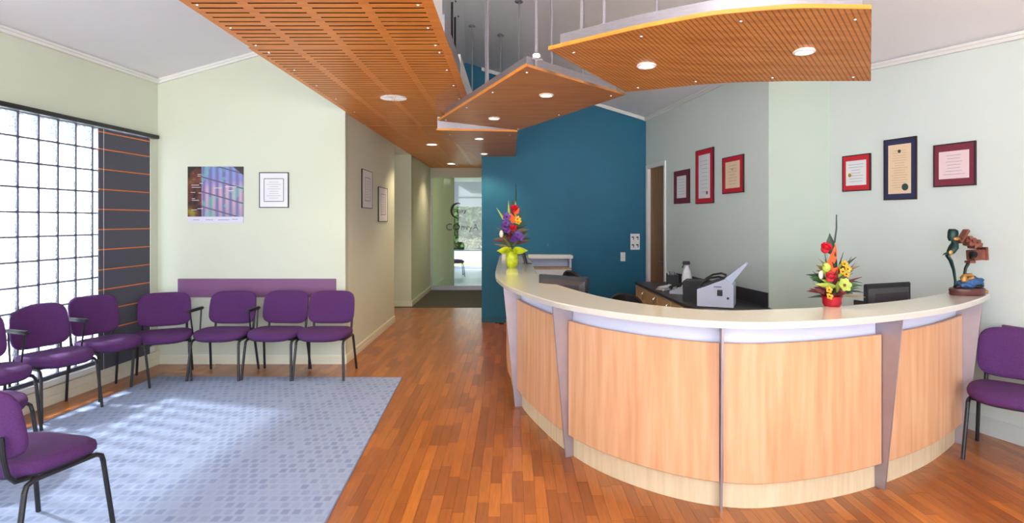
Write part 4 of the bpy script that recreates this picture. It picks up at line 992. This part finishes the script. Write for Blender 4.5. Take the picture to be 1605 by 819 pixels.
def office_chair(x, y, rz, ztop, label):
    r = empty('office_chair', (x, y, 0), rz); tag(r, label, 'office chair', 'office chairs'); N = 28
    def bk(k, o_): return [(sq(2 * PI * i / N, 2.4)[0] * 0.22 * k, 0.24 + o_ - 0.06 * sq(2 * PI * i / N)[0] ** 2, ztop - 0.24 + sq(2 * PI * i / N, 2.4)[1] * 0.24 * k) for i in range(N)]
    MB().loft([bk(0.5, -0.035), bk(0.93, -0.03), bk(1, 0), bk(0.93, 0.025), bk(0.5, 0.03)]).obj('backrest', M_black, r, 50)
    zs = ztop - 0.58
    MB().loft([[(sq(2 * PI * i / N)[0] * 0.24 * k, sq(2 * PI * i / N)[1] * 0.23 * k, zs + z) for i in range(N)] for k, z in ((0.8, -0.03), (1, -0.01), (1, 0.02), (0.9, 0.04), (0.5, 0.045))]).obj('seat', M_black, r, 50)
    MB().tube([(0, 0.1, zs - 0.03), (0, 0.26, zs), (0, 0.29, zs + 0.2), (0, 0.28, zs + 0.4)], 0.018).obj('back_bar', M_blackp, r)
    MB().tube([(0, 0, 0.09), (0, 0, zs - 0.03)], 0.028).obj('gas_column', M_blackp, r)
    for k in range(5):
        a = 2 * PI * k / 5; lg = MB().tube([(0, 0, 0.1), (0.27 * math.cos(a), 0.27 * math.sin(a), 0.07)], [0.025, 0.015]).obj('star_leg', M_blackp, r)
        MB().ball((0.27 * math.cos(a), 0.27 * math.sin(a), 0.03), 0.03, 1, 1, 1, 10).obj('castor', M_blackp, lg)
office_chair(0.90, 7.5, R(120), 0.995, 'black office chair back showing past the left computer monitor')
office_chair(1.36, 6.9, R(150), 0.80, 'low black office chair behind the counter in front of the oak cabinet')
# leaflet holder, cup
lh = empty('leaflet_holder', (0.19, 7.55, ZT), R(10)); tag(lh, 'dark leaflet holder on the far left end of the counter beside the flowers', 'leaflet holder')
MB().vprism([(-0.05, 0), (0.05, 0), (0.05, 0.006), (-0.05, 0.006)], -0.06, 0.06).obj('base', M_blackp, lh, 0)
b = MB(); b.loft([[(-0.03, -0.05, 0.006), (-0.03, 0.05, 0.006), (-0.02, 0.05, 0.006), (-0.02, -0.05, 0.006)], [(-0.07, -0.05, 0.15), (-0.07, 0.05, 0.15), (-0.06, 0.05, 0.15), (-0.06, -0.05, 0.15)]]); b.obj('back_plate', M_blackp, lh, 0)
b = MB(); b.loft([[(-0.018, -0.045, 0.008), (-0.018, 0.045, 0.008), (0.0, 0.045, 0.008), (0.0, -0.045, 0.008)], [(-0.056, -0.045, 0.17), (-0.056, 0.045, 0.17), (-0.042, 0.045, 0.17), (-0.042, -0.045, 0.17)]]); b.obj('leaflets', M_dkprint, lh, 0)
cu_ = MB().lathe([(0.03, 0), (0.036, 0.005), (0.04, 0.085), (0.036, 0.085), (0.032, 0.008), (0, 0.008)], seg=20).obj('white_cup', M_white, loc=(-0.12, 9.22, ZT)); tag(cu_, 'small white cup at the wall end of the counter left of the vase', 'cup')

# ------------------------------------------------------------------ flower arrangements
def fm(name, c, c2=None, rough=0.5): return mat(name, c, rough, rgb2=c2 or tuple(int(x * 0.8) for x in c), vscale=20)
F_green = fm('leaf green', (46, 88, 40)); F_lgreen = fm('lime leaf', (176, 196, 84)); F_dk = fm('dark leaf', (30, 58, 42)); F_red = fm('red petal', (214, 26, 52)); F_or = fm('orange bract', (240, 92, 22)); F_yel = fm('yellow petal', (226, 176, 36)); F_pur = fm('violet petal', (96, 52, 150)); F_ol = fm('olive leaf', (120, 104, 66)); F_bur = fm('burgundy leaf', (104, 32, 44)); F_wh = fm('cream petal', (232, 226, 214)); F_lime = fm('lime wrap', (206, 222, 30)); F_rwrap = fm('red wrap', (186, 20, 40)); F_pinkr = fm('rose red', (206, 50, 66))
def leaf(par, base, direction, L, w_, m, bend=0.2, name='leaf'):
    d = Vector(direction).normalized(); side = d.cross(Vector((0, 1, 0.15)))
    side = side.normalized() if side.length > 0.05 else Vector((1, 0, 0)); nrm = side.cross(d).normalized()
    b = MB(); n = 8; rows = []
    for i in range(n + 1):
        t = i / n; ww = w_ * (math.sin(PI * min(0.985, t ** 0.75 + 0.02))) + 0.0006; c = Vector(base) + d * L * t + Vector((0, 0, -bend * L * t * t)) + nrm * 0.0
        rows.append([c - side * ww + nrm * ww * 0.3, c, c + side * ww + nrm * ww * 0.3])
    lo = [[b.bm.verts.new(p) for p in r] for r in rows]; hi = [[b.bm.verts.new(p + nrm * 0.0015) for p in r] for r in rows]
    for i in range(n):
        for j in range(2): b.bm.faces.new((lo[i][j], lo[i + 1][j], lo[i + 1][j + 1], lo[i][j + 1])); b.bm.faces.new((hi[i][j], hi[i][j + 1], hi[i + 1][j + 1], hi[i + 1][j]))
        for j in (0, 2): b.bm.faces.new((lo[i][j], lo[i + 1][j], hi[i + 1][j], hi[i][j]))
    return b.obj(name, m, par, 60)
def petals(b, c, r, n, up=0.5, w_=0.4, layers=1, face=(0, -1, 0.4), ph=0.0):
    f = Vector(face).normalized(); q = f.to_track_quat('Z', 'Y')
    for l in range(layers):
        rr = r * (1 - 0.28 * l); tilt = up + 0.35 * l
        for k in range(n):
            a = 2 * PI * (k + 0.5 * l) / n + ph; pts = []
            for (t, ww) in ((0.05, 0.3), (0.4, 1.0), (0.75, 0.95), (1.0, 0.25)):
                for s_ in (-1, 0, 1):
                    rad = rr * t * math.cos(tilt * t); h = rr * t * math.sin(tilt) ; sidew = s_ * ww * w_ * rr * 0.5
                    pts.append(Vector(c) + q @ Vector((rad * math.cos(a) - sidew * math.sin(a), rad * math.sin(a) + sidew * math.cos(a), h - (0.12 * rr if s_ == 0 else 0))))
            V = [b.bm.verts.new(p) for p in pts]; V2 = [b.bm.verts.new(p + f * 0.0015) for p in pts]
            for i in range(3):
                for j in range(2):
                    b.bm.faces.new((V[i * 3 + j], V[i * 3 + j + 1], V[i * 3 + 4 + j], V[i * 3 + 3 + j])); b.bm.faces.new((V2[i * 3 + j], V2[i * 3 + 3 + j], V2[i * 3 + 4 + j], V2[i * 3 + j + 1]))
def rose(par, c, r, m, name='rose'):
    b = MB(); b.ball(c, r * 0.62, 1, 1, 1.05, 12); petals(b, c, r * 1.05, 6, 0.9, 1.1, 3, (0, -0.6, 0.7)); return b.obj(name, m, par, 60)
def orchid(par, c, r, m, name='orchid', n=6):
    b = MB(); petals(b, c, r, n, 0.25, 0.75, 1, (0.1, -1, 0.35)); o = b.obj(name, m, par, 60)
    MB().ball(Vector(c) + Vector((0, -0.006, 0)), r * 0.2, 1, 1, 1, 8).obj('flower_centre', F_bur, o); return o
def stem(par, a, c, r, m, name='stem'): return MB().tube([a, (Vector(a) + Vector(c)) / 2 + Vector((0.006, 0, 0)), c], [r, r * 0.85, r * 0.6], 6).obj(name, m, par)
# right arrangement: heights measured from the counter top, s = px per metre there
pR = onz(1304, 479.5, ZT); rf = empty('flower_arrangement', (pR.x, pR.y, ZT)); tag(rf, 'tropical flower arrangement in red wrapping on the right half of the counter', 'flowers', 'flower arrangements')
sR = FPX / pR.y
uR = CU + pR.x * sR; vR = HV + (EYE - ZT) * sR
def fR(u, v, y=0.0): return Vector(((u - uR) / sR, y, (vR - v) / sR))
MB().lathe([(0.045, 0), (0.055, 0.02), (0.055, 0.05), (0.065, 0.065), (0.05, 0.06), (0.0, 0.06)], seg=18).obj('wrapped_pot', F_rwrap, rf)
b = MB(); petals(b, (0, 0, 0.05), 0.09, 9, 0.5, 0.8, 1, (0, 0, 1)); b.obj('wrap_ruffle', F_bur, rf, 60)
core = (0, 0, 0.07)
stem(rf, core, fR(1308, 380), 0.003, F_green); stem(rf, fR(1308, 380), fR(1311, 336), 0.0055, F_dk, 'bulrush')
leaf(rf, fR(1304, 400), (-0.1, 0, 1), 0.14, 0.03, F_dk, 0)
rose(rf, fR(1291, 390, -0.02), 0.042, F_red); rose(rf, fR(1293, 434, -0.06), 0.040, F_pinkr)
stem(rf, core, fR(1291, 390), 0.003, F_green)
for (u0, v0, u1, v1, w_) in ((1302, 412, 1303, 384, 0.016), (1300, 408, 1299, 394, 0.018), (1296, 420, 1294, 404, 0.018), (1300, 430, 1307, 418, 0.022), (1297, 428, 1298, 414, 0.016)):
    a, c = fR(u0, v0, -0.04), fR(u1, v1, -0.05); leaf(rf, a, c - a, (c - a).length * 1.1, w_, F_or, 0, 'heliconia_bract')
b = MB(); b.ball(fR(1289, 418, -0.05), 0.026, 1, 1, 1.15, 10); b.obj('green_bud', F_lgreen, rf)
b = MB(); b.ball(fR(1283, 430, -0.03), 0.018, 0.8, 0.8, 1.6, 10); b.obj('white_bud', F_wh, rf)
orchid(rf, fR(1311, 444, -0.09), 0.045, F_lgreen)
b = MB(); b.ball(fR(1310, 453, -0.08), 0.022, 1, 1, 0.9, 10); b.obj('burgundy_bud', F_bur, rf)
for (u, v) in ((1315, 412), (1320, 420), (1312, 424), (1291, 452), (1292, 462), (1318, 428)): orchid(rf, fR(u, v, -0.06), 0.024, F_yel, 'yellow_flower', 5)
rd = random.Random(5)
for k in range(64):
    a = R(rd.uniform(-4, 184)); L = rd.uniform(0.10, 0.19); y = rd.uniform(-0.5, 0.5); base = (rd.uniform(-0.02, 0.02), rd.uniform(-0.04, 0.02), 0.06 + rd.uniform(0, 0.14))
    leaf(rf, base, (math.cos(a) * 1.0, y, math.sin(a) * 0.75 + 0.05), L, rd.uniform(0.008, 0.018), rd.choice([F_green, F_green, F_dk, F_ol, F_bur, F_lgreen]), rd.uniform(0, 0.25))
for (u, v) in ((1335, 402), (1322, 395), (1340, 412), (1274, 425), (1270, 436)): a = fR(1306, 450); c = fR(u, v); leaf(rf, a, c - a, (c - a).length, 0.007, F_bur if u > 1330 else F_dk, 0)
# left arrangement
pL = Vector((0.0, 6.9, 0)); lf = empty('flower_arrangement', (pL.x, pL.y, ZT)); tag(lf, 'tall flower arrangement in a lime green vase at the far left end of the counter', 'flowers', 'flower arrangements')
sL = FPX / pL.y; uL = CU; vL = HV + (EYE - ZT) * sL
def fL(u, v, y=0.0): return Vector(((u - uL) / sL, y, (vL - v) / sL))
MB().lathe([(0.04, 0), (0.062, 0.03), (0.07, 0.09), (0.06, 0.16), (0.045, 0.19), (0.03, 0.185), (0, 0.18)], seg=20).obj('vase', F_lime, lf)
for k in range(9):
    a = 2 * PI * k / 9; leaf(lf, (0.02 * math.cos(a), 0.02 * math.sin(a), 0.18), (math.cos(a), math.sin(a), 0.35), 0.17, 0.045, F_lime, 0.25, 'wrap_leaf')
stem(lf, (0, 0, 0.18), fL(808, 316), 0.003, F_green); stem(lf, fL(808, 318), fL(808.5, 288), 0.008, F_dk, 'bulrush')
for (u0, v0, u1, v1, m_, w_) in ((798, 350, 797, 314, F_lgreen, 0.014), (808, 345, 808, 314, F_lgreen, 0.012), (795, 352, 778, 325, F_lgreen, 0.012), (806, 345, 803, 312, F_dk, 0.03), (808, 350, 820, 330, F_dk, 0.015), (805, 372, 777, 356, F_ol, 0.01), (806, 372, 829, 366, F_ol, 0.008), (800, 372, 775, 376, F_ol, 0.008), (806, 372, 826, 360, F_dk, 0.02), (800, 372, 784, 350, F_bur, 0.014), (806, 360, 823, 340, F_green, 0.016), (800, 360, 790, 338, F_green, 0.016)):
    a, c = fL(u0, v0), fL(u1, v1, -0.02); leaf(lf, a, c - a, (c - a).length, w_, m_, 0)
rose(lf, fL(806, 329, -0.04), 0.058, F_red)
for (u0, v0, u1, v1) in ((806, 336, 814, 326), (802, 345, 801, 334), (803, 350, 806, 338), (806, 362, 800, 352), (804, 360, 809, 352)): a, c = fL(u0, v0, -0.06), fL(u1, v1, -0.08); leaf(lf, a, c - a, (c - a).length, 0.03, F_or if v0 < 352 else F_red, 0, 'heliconia_bract')
for (u, v) in ((811, 343), (812, 347)): orchid(lf, fL(u, v, -0.06), 0.04, F_yel, 'yellow_flower', 5)
for (u, v) in ((794, 339), (793, 349), (792, 355), (795, 360), (809, 371), (812, 367), (805, 374), (815, 371)): orchid(lf, fL(u, v, -0.07), 0.052, F_pur, 'violet_flower', 5)
b = MB(); b.ball(fL(786, 366, -0.06), 0.032, 0.8, 0.8, 1.3, 10); b.obj('cream_protea', F_wh, lf)
rose(lf, fL(798, 370, -0.08), 0.05, F_bur, 'burgundy_protea'); rose(lf, fL(803, 358, -0.08), 0.045, F_red)
rd = random.Random(9)
for k in range(40):
    a = R(rd.uniform(0, 180)); leaf(lf, (0, 0, 0.2 + rd.uniform(0, 0.25)), (math.cos(a), rd.uniform(-.5, .4), math.sin(a)), rd.uniform(0.15, 0.25), rd.uniform(0.01, 0.024), rd.choice([F_green, F_dk, F_bur, F_ol]), 0.1)

# ------------------------------------------------------------------ bronze sculpture of a hooded figure looking into a camera
pS = onz(1517, 461, ZT); st = empty('bronze_sculpture', (pS.x - 0.02, pS.y - 0.02, ZT), R(8)); tag(st, 'bronze sculpture of a green hooded figure facing a copper camera on an oval wooden base', 'sculpture')
sS = FPX / (pS.y - 0.02); uS = CU + (pS.x - 0.02) * sS; vS = HV + (EYE - ZT) * sS
def fS(u, v, y=0.0): return Vector(((u - uS) / sS, y, (vS - v) / sS))
S_g = mat('verdigris bronze', (30, 68, 62), 0.4, 0.4, rgb2=(16, 40, 40), vscale=14); S_c = mat('copper', (158, 100, 84), 0.42, 0.6, rgb2=(108, 62, 54), vscale=20); S_au = mat('gilded bronze', (206, 160, 92), 0.4, 0.5, rgb2=(150, 104, 54), vscale=16); S_bl = mat('blue patina', (52, 96, 150), 0.5, 0.2, rgb2=(28, 50, 80), vscale=14); S_w = mat('mahogany base', (96, 48, 44), 0.3, rgb2=(70, 34, 32), vscale=6, stretch=(1, 1, 8)); S_b = mat('black bronze', (28, 26, 30), 0.35, 0.4, var=0.2)
MB().lathe([(0.125, 0), (0.13, 0.008), (0.128, 0.022), (0.132, 0.03), (0.130, 0.045), (0.118, 0.052), (0, 0.052)], seg=36, sy=0.62).obj('wooden_base', S_w, st)
MB().ball((0.105, -0.055, 0.026), 0.014, 1, 0.4, 0.9, 10).obj('brass_plaque', S_au, st)
def lump(par, c, r, sx, sy, sz, m, name, seed=0, amp=0.18):
    b = MB(); b.ball((0, 0, 0), 1, 1, 1, 1, 22)
    for v in b.bm.verts:
        d = v.co.normalized(); k = 1 + amp * noise.noise(d * 2.2 + Vector((seed, 0, 0))) * 2 + amp * 0.5 * noise.noise(d * 6 + Vector((seed, 3, 0))); v.co = Vector((d.x * sx, d.y * sy, d.z * sz)) * r * k + Vector(c)
    return b.obj(name, m, par, 70)
lump(st, (0.045, 0, 0.088), 0.06, 1.25, 0.8, 0.75, S_bl, 'draped_cloth', 1); lump(st, (-0.03, -0.01, 0.075), 0.05, 1.3, 0.8, 0.6, S_bl, 'draped_cloth', 5, 0.25)
lump(st, (-0.075, -0.01, 0.062), 0.025, 1.4, 1, 0.8, S_b, 'dark_rock', 2); lump(st, (0.06, -0.03, 0.062), 0.025, 1.6, 1, 0.8, S_b, 'dark_rock', 3); lump(st, (-0.045, -0.02, 0.115), 0.03, 0.8, 0.7, 1, S_au, 'gilded_mask', 4, 0.15)
MB().tube([(-0.05, 0, 0.12), (-0.02, 0, 0.14), (0.02, -0.01, 0.142), (0.04, -0.01, 0.125)], [0.012, 0.016, 0.016, 0.01], 8).tube([(-0.03, -0.02, 0.11), (0.01, -0.03, 0.125), (0.04, -0.02, 0.118)], 0.009, 8).obj('gilded_hands', S_au, st)
pt = [fS(1495, 452), fS(1495, 440), fS(1492, 422), fS(1487, 408), fS(1481, 400), fS(1484, 396)]
MB().tube(pt, [0.012, 0.010, 0.013, 0.017, 0.018, 0.02], 10, 0.6).obj('curved_body', S_g, st, 60)
MB().tube([fS(1472, 399.5), fS(1477, 397), fS(1483, 396), fS(1490, 396)], [0.001, 0.010, 0.016, 0.012], 10, 0.6).obj('pointed_elbow', S_g, st, 60)
MB().tube([fS(1481, 400), fS(1487, 394), fS(1492, 387), fS(1494, 380), fS(1491, 376)], [0.010, 0.030, 0.036, 0.026, 0.014], 12, 0.8).obj('shoulders', S_g, st, 60)
MB().ball(fS(1483, 395, -0.02), 0.015, 1.1, 0.6, 1.2, 10).obj('gilded_hand', S_au, st)
MB().loft([[Vector(p) + Vector((math.cos(a) * rx, math.sin(a) * rx * 0.85, 0)) for a in [2 * PI * k / 14 for k in range(14)]] for p, rx in ((fS(1489, 377), 0.022), (fS(1490, 372), 0.034), (fS(1491, 366), 0.037), (fS(1491, 361), 0.034), (fS(1489.5, 358.5), 0.022))]).obj('hooded_head', S_g, st, 60)
hd = MB(); hd.ball(fS(1491.5, 373.5, -0.024), 0.02, 1.2, 0.7, 0.75, 12); hd.tube([fS(1497, 373, -0.02), fS(1500, 376, -0.02)], [0.008, 0.003], 6); hd.obj('gilded_face', S_au, st, 60)
MB().tube([fS(1496, 378, -0.01), fS(1504, 379.5, -0.01)], 0.006, 8).obj('eyepiece_tube', S_b, st)
rotc = Matrix.Rotation(R(-14), 3, 'Y')
MB().box(fS(1508, 370), (0.022, 0.05, 0.115), rot=rotc.inverted() @ Matrix.Rotation(R(22), 3, 'Y'), bev=0.003).obj('film_magazine', S_c, st)
b = MB()
for (u, v, w_, h_, d_) in ((1513, 374, 0.035, 0.045, 0.05), (1519, 380, 0.045, 0.05, 0.06), (1525, 383, 0.03, 0.06, 0.05), (1531, 382, 0.035, 0.045, 0.05), (1536, 384, 0.025, 0.035, 0.05)): b.box(fS(u, v), (w_, d_, h_), rot=Matrix.Rotation(R(12), 3, 'Y'), bev=0.003)
for (u, v, r_) in ((1515, 372, 0.014), (1521, 376, 0.018), (1529, 378, 0.015), (1523, 386, 0.012)): b.tube([fS(u, v, -0.04), fS(u, v, -0.02)], r_, 12)
b.obj('camera_mechanism', S_c, st, 30)
MB().box(fS(1533, 399), (0.115, 0.07, 0.075), rot=Matrix.Rotation(R(-4), 3, 'Y'), bev=0.004).obj('camera_body', S_c, st, 30)
MB().box(fS(1543, 397), (0.02, 0.085, 0.095), rot=Matrix.Rotation(R(-4), 3, 'Y'), bev=0.003).obj('lens_hood', S_c, st, 30)
b = MB(); b.tube([fS(1519, 398, -0.05), fS(1519, 398, -0.02)], 0.022, 16); b.tube([fS(1511, 403, -0.05), fS(1519, 399, -0.05)], 0.009, 8); b.obj('focus_crank', S_b, st, 30)
MB().box(fS(1521, 410), (0.05, 0.05, 0.018), bev=0.003).obj('camera_plate', S_c, st)
MB().tube([fS(1518, 412), fS(1513, 420), fS(1511, 432), fS(1512, 442)], [0.012, 0.010, 0.010, 0.014], 8).obj('support_arm', S_b, st)
